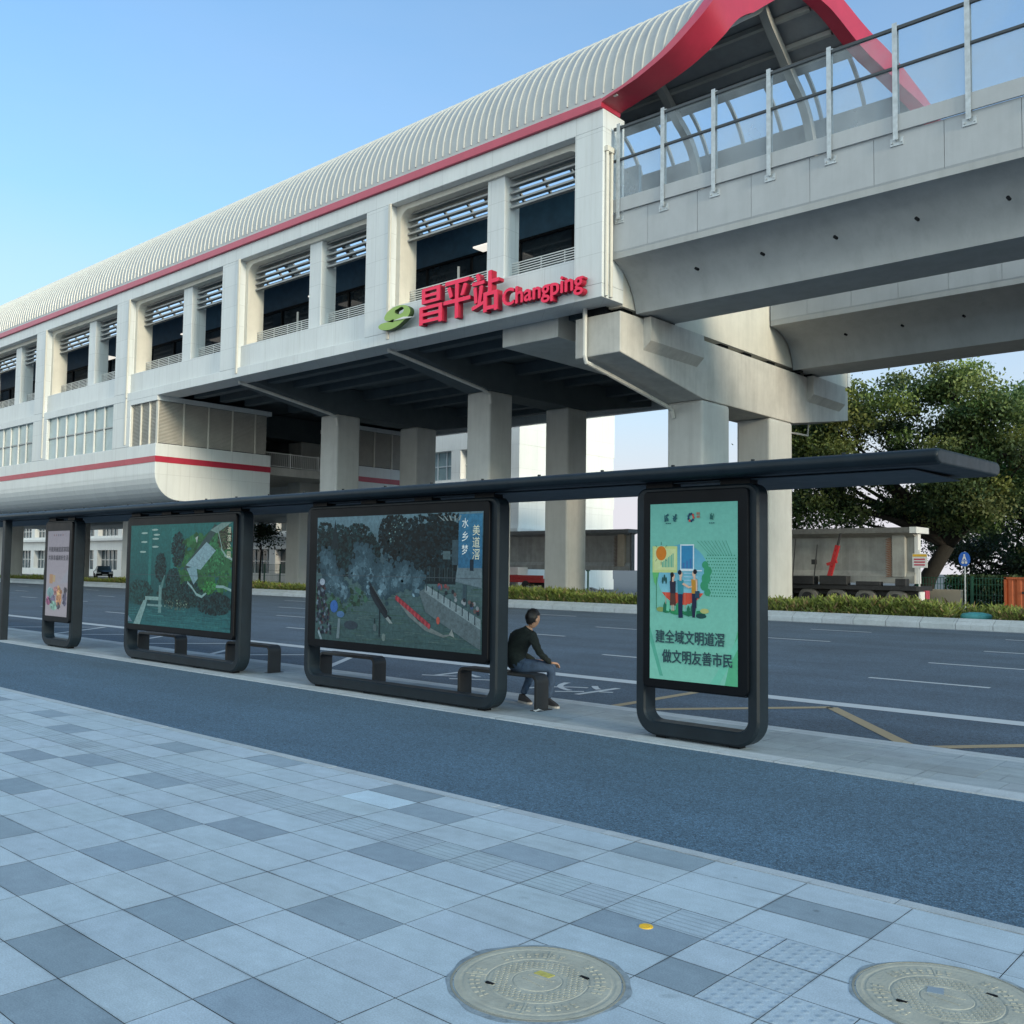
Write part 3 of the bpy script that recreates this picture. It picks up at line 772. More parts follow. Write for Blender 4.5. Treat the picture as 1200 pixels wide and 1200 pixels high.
m.build('pilaster_edge', M['cream'], st, bevel=.015)
m = MB()
for y in (28.98, 29.28): m.tube([(XE + .07, y, 12.15), (XE + .07, y, 17.8)], .065, 10)
m.box(XE, XE + .16, 28.88, 29.4, 17.75, 17.95)
build_each(m, 'downpipe', M['cream'], st)
# recess between the boxes
m = MB(); m.box(-75, BX - 1.2, 37.0, 44.2, 8.0, 8.55); m.build('walkway', M['concrete'], st)
m = MB(); m.box(-75.4, -75, 37.0, 44.2, 8.55, 12.7); m.build('recess_wall', M['darkin'], st)
m = MB(); y = 37.05
while y < 44.2: m.box(BX - 1.28, BX - 1.24, y, y + .03, 8.6, 9.5); y += .16
for y in (37.05, 39.4, 41.8, 44.1): m.box(BX - 1.31, BX - 1.21, y, y + .08, 8.55, 9.6)
m.box(BX - 1.30, BX - 1.22, 37.05, 44.2, 9.5, 9.56); m.box(BX - 1.30, BX - 1.22, 37.05, 44.2, 8.62, 8.66); m.build('walkway_railing', M['rail'], st)
# undercroft: beams, crossbeams, columns
m = MB()
for y in (31.2, 33.0, 34.8, 38.2, 40.3, 42.4, 46.4, 48.6):
    m.box(BX + .5, XE - 1.2, y - .25, y + .25, 12.15, 12.7)
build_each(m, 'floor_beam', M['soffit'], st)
m = MB(); m.box(-27.8, -24.7, 30.25, 38.0, 11.32, 12.35); m.build('hung_beam', M['column'], st, bevel=.03)
for i in range(0, 7):
    xr = -33.9 - 12.68 * i
    m = MB(); m.px([(29.6, 12.68), (29.6, 12.2), (36.0, 11.03), (44.4, 11.03), (51, 12.2), (51, 12.68)], xr - 1.75, xr)
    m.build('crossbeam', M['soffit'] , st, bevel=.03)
    for y0, y1 in ((36.0, 37.78), (42.5, 44.3)):
        if i > 1 and y0 > 40 and i > 5: continue
        m = MB(); m.box(xr - 1.68, xr, y0, y1, -.15, 11.03); m.build('support_column', M['column'], st, bevel=.12, seg=3)
m = MB()
for xr in (-33.9, -46.6):
    m.tube([(xr - .55, 29.45, 12.3), (xr - .5, 29.5, 12.0), (xr - .35, 30.3, 11.85), (xr + .12, 35.3, 10.95), (xr + .12, 35.85, 10.8), (xr + .1, 35.95, 10.3)], .09, 8)
build_each(m, 'drain_pipe', M['pipe'], st)

# station name sign
sg = thing('station_sign', 'red raised Chinese and Latin station name with green emblem on the facade', 'sign', (-28, 28.6, 12.4))
SY = 28.74
for ch, x0, x1, z0, z1 in (('昌', -31.15, -29.72, 12.46, 14.06), ('平', -29.62, -28.02, 12.44, 14.08), ('站', -27.92, -26.38, 12.40, 14.10)):
    text_mesh('character', ch, [M['signred'], M['signdark']], x0 + .03, x1 - .03, z0, z1, SY, .30, sg, bold=.026, hz=True)
lt = text_mesh('latin_lettering', 'Changping', [M['signred'], M['signdark']], -26.18, -22.06, 12.25, 13.16, SY, .28, sg, bold=.027)
E_ = lambda u, v: (-34.06 + (u - 60) / 190 * 2.5, 12.62 + (341 - v) / 128 * 1.06 + 0.0)
cu = bpy.data.curves.new('emblem', 'CURVE'); cu.dimensions = '2D'; cu.fill_mode = 'BOTH'
def spl(pts):
    sp = cu.splines.new('BEZIER'); sp.bezier_points.add(len(pts) - 1)
    for b, p in zip(sp.bezier_points, pts): b.co = (*p, 0); b.handle_left_type = b.handle_right_type = 'AUTO'
    sp.use_cyclic_u = True
sk = lambda u, v: E_(u, v + (u - 150) * .23)     # undo the slope of the photographed facade
spl([(-33.98, 12.87), (-33.89, 12.95), (-33.59, 12.995), (-33.29, 12.99), (-32.9, 13.0), (-33.25, 13.03), (-33.45, 13.07), (-33.57, 13.18), (-33.5, 13.35), (-33.21, 13.53), (-32.82, 13.63), (-32.38, 13.62), (-32.04, 13.53), (-31.82, 13.31), (-31.89, 13.1), (-32.1, 12.97), (-32.31, 12.86), (-32.69, 12.70), (-33.13, 12.63), (-33.58, 12.66), (-33.9, 12.76)])
spl([(-32.86, 13.40), (-32.67, 13.49), (-32.30, 13.51), (-32.24, 13.37), (-32.42, 13.24), (-32.71, 13.27)])
eo = bpy.data.objects.new('emblem', cu); COL.objects.link(eo); dg = bpy.context.evaluated_depsgraph_get(); dg.update()
em = bpy.data.meshes.new_from_object(eo.evaluated_get(dg)); bpy.data.objects.remove(eo)
m = MB(); V = [(v.co.x, v.co.y) for v in em.vertices]; F = [list(p.vertices) for p in em.polygons]; n = len(V)
m.v = [(a, SY - .26, b) for a, b in V] + [(a, SY, b) for a, b in V]; m.f = list(F); ed = {}
for f in F:
    for i in range(len(f)):
        e = (f[i], f[(i + 1) % len(f)]); ed.setdefault(tuple(sorted(e)), []).append(e)
for es in ed.values():
    if len(es) == 1: m.f.append([es[0][0], es[0][0] + n, es[0][1] + n, es[0][1]])
m.m = [0] * len(F) + [1] * (len(m.f) - len(F)); m.c = [None] * len(m.f); m.build('emblem', [M['signgreen'], M['emblemedge']], sg)
m = MB(); m.py([(-32.9, 12.985), (-32.22, 12.955), (-31.44, 12.93), (-32.22, 13.055)], SY - .30, SY - .265); m.build('emblem_swoosh', M['white'], sg)

# ------------------------------------------------------------------ viaduct pier
pr = thing('viaduct_pier', 'concrete pier with two columns and long cap under both rail viaducts', 'pier', (-22.2, 40.3, 0))
m = MB(); m.px([(29.87, 11.77), (29.87, 10.17), (36.0, 9.2), (44.7, 9.2), (51.4, 10.15), (51.4, 11.77)], -23.5, -21.3); m.build('pier_cap', M['concrete'], pr, bevel=.04)
for y0, y1 in ((36.0, 38.36), (42.24, 44.62)):
    m = MB(); m.box(-23.12, -21.32, y0, y1, -.15, 9.2); m.build('column', M['column'], pr, bevel=.14, seg=3)
for y0, y1 in ((31.45, 35.5), (46.25, 50.2)):
    m = MB(); m.px([(y0, 11.80), (y0, 10.85), (y1, 10.85), (y1, 11.80)], -21.3, -20.95)
    m.solid([[(-21.3, y0, 10.85), (-20.95, y0, 10.85), (-20.95, y0, 10.85), (-21.3, y0, 10.5)], [(-21.3, y1, 10.85), (-20.95, y1, 10.85), (-20.95, y1, 10.85), (-21.3, y1, 10.5)]])
    m.build('bearing_ledge', M['concrete'], pr)
m = MB()
for y in (30.4, 35.9, 38.0, 40.2, 42.6, 45.4): m.box(-22.8, -21.6, y, y + .7, 11.77, 12.03)
m.box(-23.1, -22.1, 30.0, 31.0, 11.77, 12.1)
for y in (32.0, 33.0, 44.9, 46.2): m.box(-21.45, -21.05, y, y + .35, 11.8, 11.9)
build_each(m, 'bearing_pad', M['black'], pr)
m = MB(); m.tube([(-22.9, 29.72, 12.2), (-22.9, 29.72, 10.2), (-22.88, 29.8, 9.95), (-22.8, 31.0, 9.72), (-22.75, 35.4, 8.95), (-22.75, 35.8, 8.85), (-22.75, 35.95, 8.5)], .09, 8)
m.tube([(-22.3, 44.7, 8.9), (-22.0, 46.5, 8.95), (-21.9, 47.6, 8.95), (-21.9, 47.7, 9.6)], .05, 6)
build_each(m, 'drain_pipe', M['pipe'], pr)

# ------------------------------------------------------------------ viaducts
def viaduct(label, curve, width, xbot, x1, seam0):
    """curve: list of (y,z) of the near underside from parapet foot to bottom edge"""
    v = thing('rail_viaduct', label, 'viaduct', (x1, curve[0][0], 0), 'rail viaducts')
    y0 = curve[0][0]; yc = y0 + width / 2
    fine = []
    for a in range(len(curve) - 1):
        p0, p1, p2, p3 = (Vector(curve[max(0, min(len(curve) - 1, a + d))]) for d in (-1, 0, 1, 2))
        for k in range(4):
            t = k / 4; fine.append(tuple(.5 * (2 * p1 + (p2 - p0) * t + (2 * p0 - 5 * p1 + 4 * p2 - p3) * t * t + (3 * p1 - p0 - 3 * p2 + p3) * t ** 3)))
    fine.append(curve[-1])
    P = fine + [(2 * yc - y, z) for y, z in reversed(fine)]
    P += [(2 * yc - y0, 14.3), (y0 + .01, 14.3)]
    X0 = -21.37
    m = MB(); m.px(P, X0, x1); go = m.build('girder', M['girder'], v, smooth=True); go.data.set_sharp_from_angle(angle=R(25))
    m = MB(); x = X0 + .005
    k = 0
    while x < x1:
        xn = min((seam0 if k == 0 else x + 2.115), x1)
        P1 = [(y0 - .02, 13.95), (y0 - .02, 15.42), (y0 + .22, 15.42), (y0 + .22, 13.66), (y0 + .08, 13.66)]
        m.px(P1, x + .008, xn - .008); k += 1; x = xn
    m.box(X0, x1, y0 + .03, y0 + .2, 13.7, 15.39, 1)
    m.build('parapet', [M['parapet'], M['black']], v)
    m = MB(); m.box(X0, x1, 2 * yc - y0 - .22, 2 * yc - y0, 13.66, 15.4); m.build('far_parapet', M['girder'], v)
    m = MB(); x = -18.2
    for k in range(12):
        zz_ = [p for p in curve][2][1] - .45; yy = curve[2][0] + .16
        q = Vector((x, yy, zz_))
        m.tube([q + Vector((0, .1, 0)), q + Vector((0, -.09, .0))], .055, 10); x += 2.63
    build_each(m, 'weep_hole', M['black'], v)
    return v
M['parapet'] = plain('parapet_concrete', (.44, .465, .49), .7, var=.06, scale=.9, grime=.10)
c1 = [(29.45, 13.66), (29.75, 13.55), (30.15, 13.33), (30.45, 13.05), (30.68, 12.75), (30.85, 12.45), (30.96, 12.15), (31.02, 11.88)]
c2 = [(42.40, 13.66), (43.0, 13.6), (43.55, 13.46), (43.95, 13.3), (44.3, 13.05), (44.52, 12.75), (44.7, 12.4), (44.8, 11.9)]
viaduct('nearer concrete rail viaduct carrying the glazed noise barrier', c1, 5.4, 0, 30, -19.77)
viaduct('lower visible farther rail viaduct behind and beneath the nearer one', c2, 7.2, 0, 30, -19.5)
nb = thing('noise_barrier', 'glazed noise barrier with galvanised posts along the viaduct edge', 'barrier', (-10, 29.43, 15.4))
px_ = [-21.05] + [-19.06 + 2.118 * k for k in range(0, 22)]
for k, x in enumerate(px_):
    m = MB()
    m.box(x - .075, x + .075, 29.29, 29.31, 15.15, 18.86); m.box(x - .075, x + .075, 29.45, 29.47, 15.15, 18.86); m.box(x - .012, x + .012, 29.31, 29.45, 15.15, 18.84)
    m.box(x - .2, x + .2, 29.395, 29.428, 15.0, 15.24)
    for s_ in (-.14, .14): m.box(x + s_ - .022, x + s_ + .022, 29.36, 29.395, 15.07, 15.12)
    m.build('post', M['galv'], nb)
m = MB(); m.box(-21.3, 25, 29.33, 29.43, 18.66, 18.76); m.box(-21.3, 25, 29.33, 29.43, 17.42, 17.50); build_each(m, 'rail', M['darkrail'], nb)
m = MB(); m.box(-21.3, 25, 29.35, 29.42, 15.43, 15.95); m.build('kick_panel', M['parapet'], nb)
m = MB(); m.box(-21.3, 25, 29.38, 29.395, 17.5, 18.66); m.build('upper_glass', M['barrierglass'], nb)
m = MB(); m.box(-21.3, 25, 29.38, 29.395, 15.95, 17.42); m.build('lower_glass', M['barrierlow'], nb)

# ------------------------------------------------------------------ bus shelter
sh = thing('bus_shelter', 'long dark grey bus shelter canopy with slim post at its left', 'bus shelter', (-14, 9.4, 0))
CX0, CX1 = -46.0, -2.78
m = MB(); m.px([(8.60, 2.83), (8.62, 2.88), (8.68, 2.90), (10.42, 2.93), (10.48, 2.91), (10.50, 2.86), (10.47, 2.81), (10.40, 2.785), (8.70, 2.755), (8.63, 2.775)], CX0, CX1)
m.build('canopy', M['shelter'], sh, bevel=.035, seg=4)
m = MB(); m.box(CX0 + .2, CX1 - .30, 8.90, 10.22, 2.738, 2.752); x = CX0 + 1
m.build('underside_panel', M['soffitgrey'], sh, bevel=.01)
m = MB(); x = CX0 + .5
while x < CX1: m.tube([(x, 8.70, 2.895), (x, 8.70, 2.918)], .02, 8); x += .93
build_each(m, 'bolt', M['shelter'], sh)
for x in (-23.62, -31.5, -39.4):
    m = MB(); m.box(x - .075, x + .075, 8.72, 8.88, 0, 2.76); m.build('post', M['shelter'], sh, bevel=.012)

def rrect(x0, x1, z0, z1, rt_, rb_, n=8):
    P = []
    for cx, cz, r_, a0 in ((x1 - rb_, z0 + rb_, rb_, -90), (x1 - rt_, z1 - rt_, rt_, 0), (x0 + rt_, z1 - rt_, rt_, 90), (x0 + rb_, z0 + rb_, rb_, 180)):
        for k in range(n + 1):
            a = R(a0 + 90 * k / n); P.append((cx + r_ * math.cos(a), cz + r_ * math.sin(a)))
    return P
def display(label, x0, x1, pic, box, nstrut, group='advertising light boxes under the canopy'):
    t = thing('advertising_display', label, 'light box', ((x0 + x1) / 2, 8.95, 0), group)
    O = rrect(x0, x1, .025, 2.70, .12, .26); I = rrect(x0 + .125, x1 - .125, .175, 2.60, .05, .13)
    fo = lambda P, y, e=0: [(x + e * (1 if x < (x0 + x1) / 2 else -1), y, z + e * (1 if z < 1.4 else -1)) for x, z in P]
    m = MB(); k = len(O)
    rings = [fo(O, 8.875, 0), fo(O, 8.85, .02), fo(I, 8.85, -.015), fo(I, 8.87, 0), fo(I, 9.06, 0), fo(I, 9.08, -.015), fo(O, 9.08, .02), fo(O, 9.055, 0)]
    m.solid(rings + [rings[0]], 0, cap=False)
    m.build('frame', M['shelter'], t, smooth=False)
    bx0, bx1, bz0, bz1 = box
    m = MB(); m.py(rrect(bx0, bx1, bz0, bz1, .05, .07, 4), 8.80, 9.02); m.build('display_box', M['black'], t, bevel=.012)
    m = MB()
    for P, y0, y1 in ((rrect(bx0 - .012, bx1 + .012, bz0 - .012, bz1 + .012, .05, .07, 4), 8.87, 8.99),): m.py(P, y0, y1)
    m.build('box_rim', M['shelter'], t)
    m = MB()
    for k in range(nstrut):
        xx = x0 + .28 + (x1 - x0 - .56) * k / (nstrut - 1); m.box(xx - .17, xx + .17, 8.88, 9.05, 2.69, 2.775)
    build_each(m, 'strut', M['black'], t)
    m = MB()
    for k in range(nstrut):
        xx = x0 + .3 + (x1 - x0 - .6) * k / (nstrut - 1); m.box(xx - .06, xx + .06, 8.9, 9.03, -.001, .03)
    build_each(m, 'foot', M['black'], t)
    return t

class Pic:
    """a flat printed picture built from many small coloured faces, hair-thin layers above one another"""
    def __init__(s, x0, x1, z0, z1, y=8.796): s.r = (x0, x1, z0, z1); s.y = y; s.m = MB(); s.k = 0; s.dv = 0; s.asp = (x1 - x0) / (z1 - z0)
    def P(s, u, v, d): x0, x1, z0, z1 = s.r; return (x0 + u * (x1 - x0), s.y - d, z0 + (v + s.dv) * (z1 - z0))
    def lay(s): s.k += 90
    def d(s): return .0004 + s.k * 3.2e-6
    def poly(s, pts, c, jit=0):
        s.k += 1 if not jit else .05; d = s.d() + rnd.uniform(0, jit); s.m.face([s.P(u, v, d) for u, v in pts], 0, s2l(tuple(x / 255 for x in c)))
    def rect(s, u0, v0, u1, v1, c): s.poly([(u0, v0), (u1, v0), (u1, v1), (u0, v1)], c)
    def ell(s, u, v, ru, rv, c, n=20, jit=0, a0=0, a1=2 * math.pi):
        s.poly([(u + ru * math.cos(a0 + (a1 - a0) * k / n), v + rv * math.sin(a0 + (a1 - a0) * k / n)) for k in range(n)], c, jit)
    def grad(s, u0, v0, u1, v1, c0, c1, n=24):
        for k in range(n):
            f = (k + .5) / n; s.rect(u0, v0 + (v1 - v0) * k / n, u1, v0 + (v1 - v0) * (k + 1) / n, tuple(a + (b - a) * f for a, b in zip(c0, c1)))
    def foliage(s, u, v, ru, rv, c, n, sz, var=.6):
        for _ in range(n):
            a = rnd.uniform(0, 6.28); q = math.sqrt(rnd.random()); uu = u + ru * q * math.cos(a); vv = v + rv * q * math.sin(a)
            if not (.002 < uu < .998 and .002 < vv < .998): continue
            k = rnd.uniform(1 - var, 1 + var); ss = sz * rnd.uniform(.4, 1.2); b = rnd.uniform(0, 3)
            pts = [(min(.999, max(.001, uu + ss * math.cos(b + j * 1.57) / s.asp)), min(.999, max(.001, vv + ss * math.sin(b + j * 1.57) * .8))) for j in range(4)]
            s.poly(pts, tuple(min(255, x * k) for x in c), .0003)
    def build(s, name, mat, parent): return s.m.build(name, mat, parent, recalc=False)

# --- the green civic poster
ad = display('tall light box with green illustrated poster of three people', -6.08, -4.60, None, (-5.95, -4.69, .54, 2.655), 2)
X0, X1, Z0, Z1 = -5.855, -4.80, .638, 2.515
p = Pic(X0, X1, Z0, Z1)
p.grad(0, 0, 1, 1, (140, 216, 196), (116, 190, 178), 30); p.lay()
for _ in range(0): pass
p.poly([(.86, 0), (1, 0), (1, .30), (.93, .16)], (98, 194, 150)); p.poly([(0, .22), (.0, .30), (.16, .02), (.12, .02)], (100, 188, 165)); p.poly([(.70, 0), (.80, 0), (1, .20), (1, .26)], (124, 214, 190))
p.lay()
p.dv = .122
cu_, cv_, ru, rv = .385, .475, .30, .170
for k in range(60):                               # the round vignette, cut into rows
    v = cv_ - rv + 2 * rv * (k + .5) / 60; hw = ru * math.sqrt(max(0, 1 - ((v - cv_) / rv) ** 2)); dv = rv / 60
    f = (k + .5) / 60; c = (226, 88, 66) if f < .20 else tuple(a + (b - a) * f for a, b in zip((150, 215, 228), (92, 170, 205)))
    p.rect(cu_ - hw, v - dv, cu_ + hw, v + dv, c)
p.lay()
for k in range(10): p.poly([(.55 + .04 * k, .665 + .0 * k), (.556 + .04 * k, .665), (.70 + .03 * k, .585), (.694 + .03 * k, .585)], (70, 150, 128)) if k < 9 else None
for a in range(12):
    for b in range(14):
        uu, vv = .66 + .029 * a + .0145 * (b % 2), .36 + .0172 * b
        if .64 < uu < .985 and (uu - cu_) ** 2 / ru ** 2 + (vv - cv_) ** 2 / rv ** 2 > 1.08 and uu - .62 > (.45 - vv) * .6: p.ell(uu, vv, .0075, .0042, (50, 138, 112), 6)
p.lay()
for dx, dy, q in ((.0, .0, .05), (.02, .04, .045), (-.02, -.04, .045), (.015, -.075, .035), (-.01, .075, .035)): p.ell(.655 + dx, .455 + dy, q, q * .62, (62, 160, 118), 14)
p.lay()
p.rect(.03, .485, .325, .635, (205, 222, 150)); p.lay(); p.rect(.05, .50, .31, .62, (214, 228, 170)); p.lay()
for k in range(8): p.rect(.145 + .018 * k, .515, .155 + .018 * k, .545 + .007 * k, (60, 175, 160))
p.rect(.36, .50, .52, .645, (222, 240, 248)); p.lay(); p.rect(.373, .508, .507, .638, (55, 140, 190)); p.lay()
for k in range(3): p.rect(.39 + .04 * k, .51, .41 + .04 * k, .54 + .012 * k, (70, 120, 180))
for k in range(4): p.rect(.40, .42 + .02 * k, .56, .425 + .02 * k, (175, 215, 240))
p.rect(.36, .495, .61, .501, (225, 240, 248)); p.lay()
p.ell(.135, .595, .062, .041, (215, 128, 42), 24)
for k in range(8):
    a = k * math.pi / 4; p.poly([(.135 + .072 * math.cos(a) - .003, .595 + .048 * math.sin(a)), (.135 + .072 * math.cos(a) + .003, .595 + .048 * math.sin(a)), (.135 + .098 * math.cos(a) + .002, .595 + .066 * math.sin(a)), (.135 + .098 * math.cos(a) - .002, .595 + .066 * math.sin(a))], (40, 70, 70))
p.poly([(.03, .485), (.11, .485), (.075, .41), (.05, .43)], (105, 195, 120)); p.rect(.075, .28, .081, .46, (60, 130, 95))
for a, b in ((.155, .44), (.175, .455), (.195, .44)): p.ell(a, b, .011, .02, (40, 90, 90), 10)
for k in range(4): p.rect(.19 + .075 * k, .285, .195 + .075 * k, .375, (225, 150, 130))
p.lay()
for a, b, q, c in ((.20, .27, .055, (42, 140, 92)), (.33, .262, .09, (46, 150, 100)), (.47, .258, .08, (38, 130, 88)), (.58, .262, .07, (44, 140, 95)), (.64, .275, .05, (196, 200, 130)), (.13, .275, .05, (150, 170, 100)), (.60, .247, .06, (30, 80, 80))): p.ell(a, b, q, .014, c, 16)
p.lay()
for a, b in ((.18, .29), (.22, .30), (.33, .29), (.36, .285), (.455, .275), (.50, .285), (.53, .275)):
    p.poly([(a - .022, b - .03), (a + .012, b - .035), (a + .02, b + .01), (a + .0, b + .03), (a - .016, b + .01)], rnd.choice([(52, 160, 110), (120, 215, 180), (36, 120, 90)]))
def fig(u, top, h, shirt, trou, hair, face=1, skirt=False):
    s_ = h / .26; d = face
    p.poly([(u - .028, top - .13 * s_), (u + .028, top - .13 * s_), (u + (.036 if skirt else .024), top - .215 * s_), (u - (.034 if skirt else .024), top - .215 * s_)], trou)
    if not skirt: p.poly([(u - .026, top - .20 * s_), (u + .022, top - .20 * s_), (u + .018 + .01 * d, top - .268 * s_), (u - .022, top - .268 * s_)], trou)
    else:
        for k in (-.012, .008): p.rect(u + k, top - .25 * s_, u + k + .008, top - .21 * s_, (235, 195, 170))
    p.lay()
    p.poly([(u - .036, top - .055 * s_), (u + .034, top - .055 * s_), (u + .032, top - .135 * s_), (u - .03, top - .135 * s_)], shirt)
    p.rect(u - .010, top - .06 * s_, u + .012, top - .035 * s_, (232, 190, 165)); p.lay()
    p.ell(u + .004 * d, top - .024 * s_, .020, .018, (235, 195, 170), 14); p.lay()
    p.ell(u - .008 * d, top - .013 * s_, .022, .014, hair, 14)
    if skirt: p.rect(u - .026, top - .055 * s_, u - .008, top - .01 * s_, hair)
fig(.275, .485, .225, (48, 46, 66), (96, 62, 56), (28, 26, 32), 1, True)
fig(.365, .50, .26, (58, 150, 168), (34, 50, 84), (26, 34, 54), 1)
fig(.525, .505, .26, (205, 150, 60), (36, 44, 74), (24, 26, 40), -1)
p.lay(); p.poly([(.385, .42), (.40, .43), (.47, .41), (.50, .415), (.50, .405), (.46, .398)], (235, 195, 170)); p.rect(.535, .345, .585, .385, (40, 74, 98)); p.poly([(.54, .455), (.56, .44), (.56, .385), (.545, .385)], (235, 195, 170))
p.lay()
p.dv = 0
for cx_, c in ((.20, (36, 92, 104)), (.30, (36, 92, 104)), (.72, (40, 104, 100))):
    for k in range(8): p.poly([(cx_ + rnd.uniform(-.03, .03), .915 + rnd.uniform(-.02, .03)) for _ in range(3)], c, .0002)
for k in range(9):
    a = k * .7; p.ell(.485 + .03 * math.cos(a), .918 + .02 * math.sin(a), .012, .008, rnd.choice([(30, 66, 96), (196, 84, 74), (38, 80, 110)]), 10, .0002)
for k in range(4): p.rect(.55 + .02 * (k % 2), .915 + .018 * (k // 2), .565 + .02 * (k % 2), .928 + .018 * (k // 2), (176, 112, 96))
for k in range(3): p.rect(.19 + .022 * k, .885, .207 + .022 * k, .890, (36, 92, 104)); p.rect(.69 + .022 * k, .882, .707 + .022 * k, .887, (36, 92, 104))
po = p.build('poster', M['poster'], ad)
dz = Z1 - Z0; dx = X1 - X0; ty = 8.796 - p.d() - .001
text_mesh('lettering', '建全域文明道滘', M['ink'], X0 + .075 * dx, X0 + .86 * dx, Z0 + .208 * dz, Z0 + .282 * dz, ty, .0005, po, bold=.022)
text_mesh('lettering', '做文明友善市民', M['ink'], X0 + .155 * dx, X0 + .945 * dx, Z0 + .098 * dz, Z0 + .172 * dz, ty, .0005, po, bold=.022)

# --- dragon boat picture
ad = display('wide light box with dark photograph of dragon boats, nearest the seated man', -12.15, -8.16, None, (-12.0, -8.27, .60, 2.655), 4)
X0, X1, Z0, Z1 = -11.80, -8.365, .715, 2.52
p = Pic(X0, X1, Z0, Z1); W = lambda *c: c
p.grad(0, 0, 1, .55, (66, 96, 100), (84, 112, 118), 26); p.grad(0, .55, 1, 1, (60, 82, 92), (112, 146, 162), 16); p.lay()
for _ in range(260):
    u, v = rnd.random(), rnd.uniform(.02, .47); q = rnd.uniform(.01, .05); p.rect(max(0, u - q), v, min(1, u + q), v + rnd.uniform(.002, .006), rnd.choice([(52, 82, 84), (92, 118, 118), (74, 104, 98), (58, 92, 78)]))
p.lay(); p.foliage(.12, .34, .22, .12, (54, 88, 74), 160, .03, .3); p.lay()
for u, v, a, b in ((.05, .80, .08, .16), (.15, .75, .12, .18), (.27, .78, .12, .16), (.36, .70, .06, .14), (.10, .64, .12, .12), (.24, .62, .14, .10)):
    p.ell(u, v, a * .55, b * .55, (18, 36, 42), 18, .0002)
    p.foliage(u, v, a, b, (20, 42, 46), 420, .020, .7)
for u, v, a, b in ((.50, .85, .09, .16), (.58, .75, .14, .22), (.70, .80, .16, .20), (.80, .85, .12, .16), (.60, .60, .16, .08), (.74, .60, .13, .10)):
    p.ell(u, min(v, .99 - b * .6), a * .6, b * .6, (14, 27, 33), 18, .0002)
    p.foliage(u, v, a, b, (17, 34, 40), 560, .018, .75)
p.rect(.60, .48, .86, .62, (20, 36, 44)); p.foliage(.52, .88, .05, .12, (96, 124, 126), 40, .008, .5)
p.poly([(.10, .74), (.125, .98), (.15, .74)], (26, 44, 52)); p.lay()
for k in range(16): p.rect(.63 + .014 * k, .50, .637 + .014 * k, .60, rnd.choice([(34, 52, 60), (48, 66, 72), (14, 28, 36)]))
p.rect(.84, .62, .90, .80, (62, 86, 98)); p.rect(.79, .66, .83, .72, (84, 108, 116)); p.lay()
for (ua, va, ub, vb, r0, r1, n) in ((.12, .40, .07, .68, .018, .045, 700), (.20, .36, .12, .52, .02, .05, 500), (.37, .40, .32, .70, .018, .055, 900), (.42, .40, .47, .55, .02, .06, 600), (.52, .46, .58, .56, .02, .05, 450), (.63, .40, .66, .54, .012, .03, 260), (.25, .52, .31, .62, .02, .05, 300)):
    for _ in range(n):
        t_ = rnd.random() ** .8; r_ = r0 + (r1 - r0) * t_; g1, g2 = rnd.gauss(0, .55), rnd.gauss(0, .55)
        u = ua + (ub - ua) * t_ + .015 * math.sin(t_ * 7 + ua * 30) + g1 * r_; v = va + (vb - va) * t_ + g2 * r_ * 1.8
        if not (.02 < u < .97 and .03 < v < .97): continue
        f = (1 - .55 * t_) * math.exp(-(g1 * g1 + g2 * g2) * 1.3) * rnd.uniform(.5, 1)
        c = tuple(a + (b - a) * f for a, b in zip((46, 74, 88), (150, 188, 208))); q = rnd.uniform(.010, .022)
        p.ell(u, v, q * .55, q, c, 10, .0003)
p.lay()
for _ in range(150):                               # crowd on the near bank
    v = rnd.uniform(.05, .48); u = rnd.uniform(.01, .05 + .16 * (.5 - v)); p.ell(u, v, .007, .015, rnd.choice([(26, 34, 46), (48, 56, 70), (70, 80, 96), (112, 132, 150), (30, 40, 60), (80, 60, 66)]), 8, .0003)
p.lay()
for u, v, a, b, c in ((.13, .275, .026, .05, (60, 112, 190)), (.175, .215, .026, .026, (84, 126, 176)), (.045, .47, .018, .028, (176, 190, 210)), (.245, .135, .045, .035, (56, 72, 86))): p.ell(u, v, a, b, c, 16)
p.poly([(.02, .06), (.028, .08), (.055, .0), (.04, .0)], (150, 172, 184)); p.poly([(.15, .02), (.16, .18), (.175, .18), (.17, .02)], (120, 140, 150)); p.lay()
p.poly([(.66, .42), (.69, .44), (.995, .17), (.995, .03), (.93, .08), (.70, .27)], (100, 118, 126)); p.lay()
p.poly([(.69, .42), (.70, .47), (.995, .24), (.995, .17)], (140, 160, 168)); p.lay()
for k in range(9): a = k / 9; u = .70 + .295 * a; v = .44 - .255 * a; p.rect(u, v - .012, u + .005, v + .05, (40, 60, 72))
for k in range(26): a = rnd.random(); u = .70 + .29 * a; v = .49 - .22 * a + rnd.uniform(0, .06); p.ell(u, v, .008, .016, rnd.choice([(150, 80, 84), (70, 92, 130), (150, 160, 168), (40, 50, 60), (110, 90, 90)]), 8, .0003)
p.poly([(.86, .50), (.998, .46), (.998, .60), (.87, .62)], (112, 134, 146)); p.rect(.90, .32, .92, .48, (60, 84, 96)); p.lay()
p.poly([(.36, .475), (.372, .47), (.40, .36), (.47, .24), (.50, .215), (.49, .19), (.455, .215), (.39, .33), (.365, .40)], (34, 46, 56))
p.poly([(.51, .39), (.535, .37), (.66, .20), (.80, .115), (.86, .125), (.80, .095), (.70, .135), (.60, .235)], (120, 132, 134)); p.lay()
for k in range(16): a = k / 16; p.ell(.375 + .10 * a, .43 - .19 * a, .007, .022, (24, 32, 42), 8); p.ell(.385 + .10 * a, .44 - .19 * a, .004, .008, (92, 112, 118), 6)
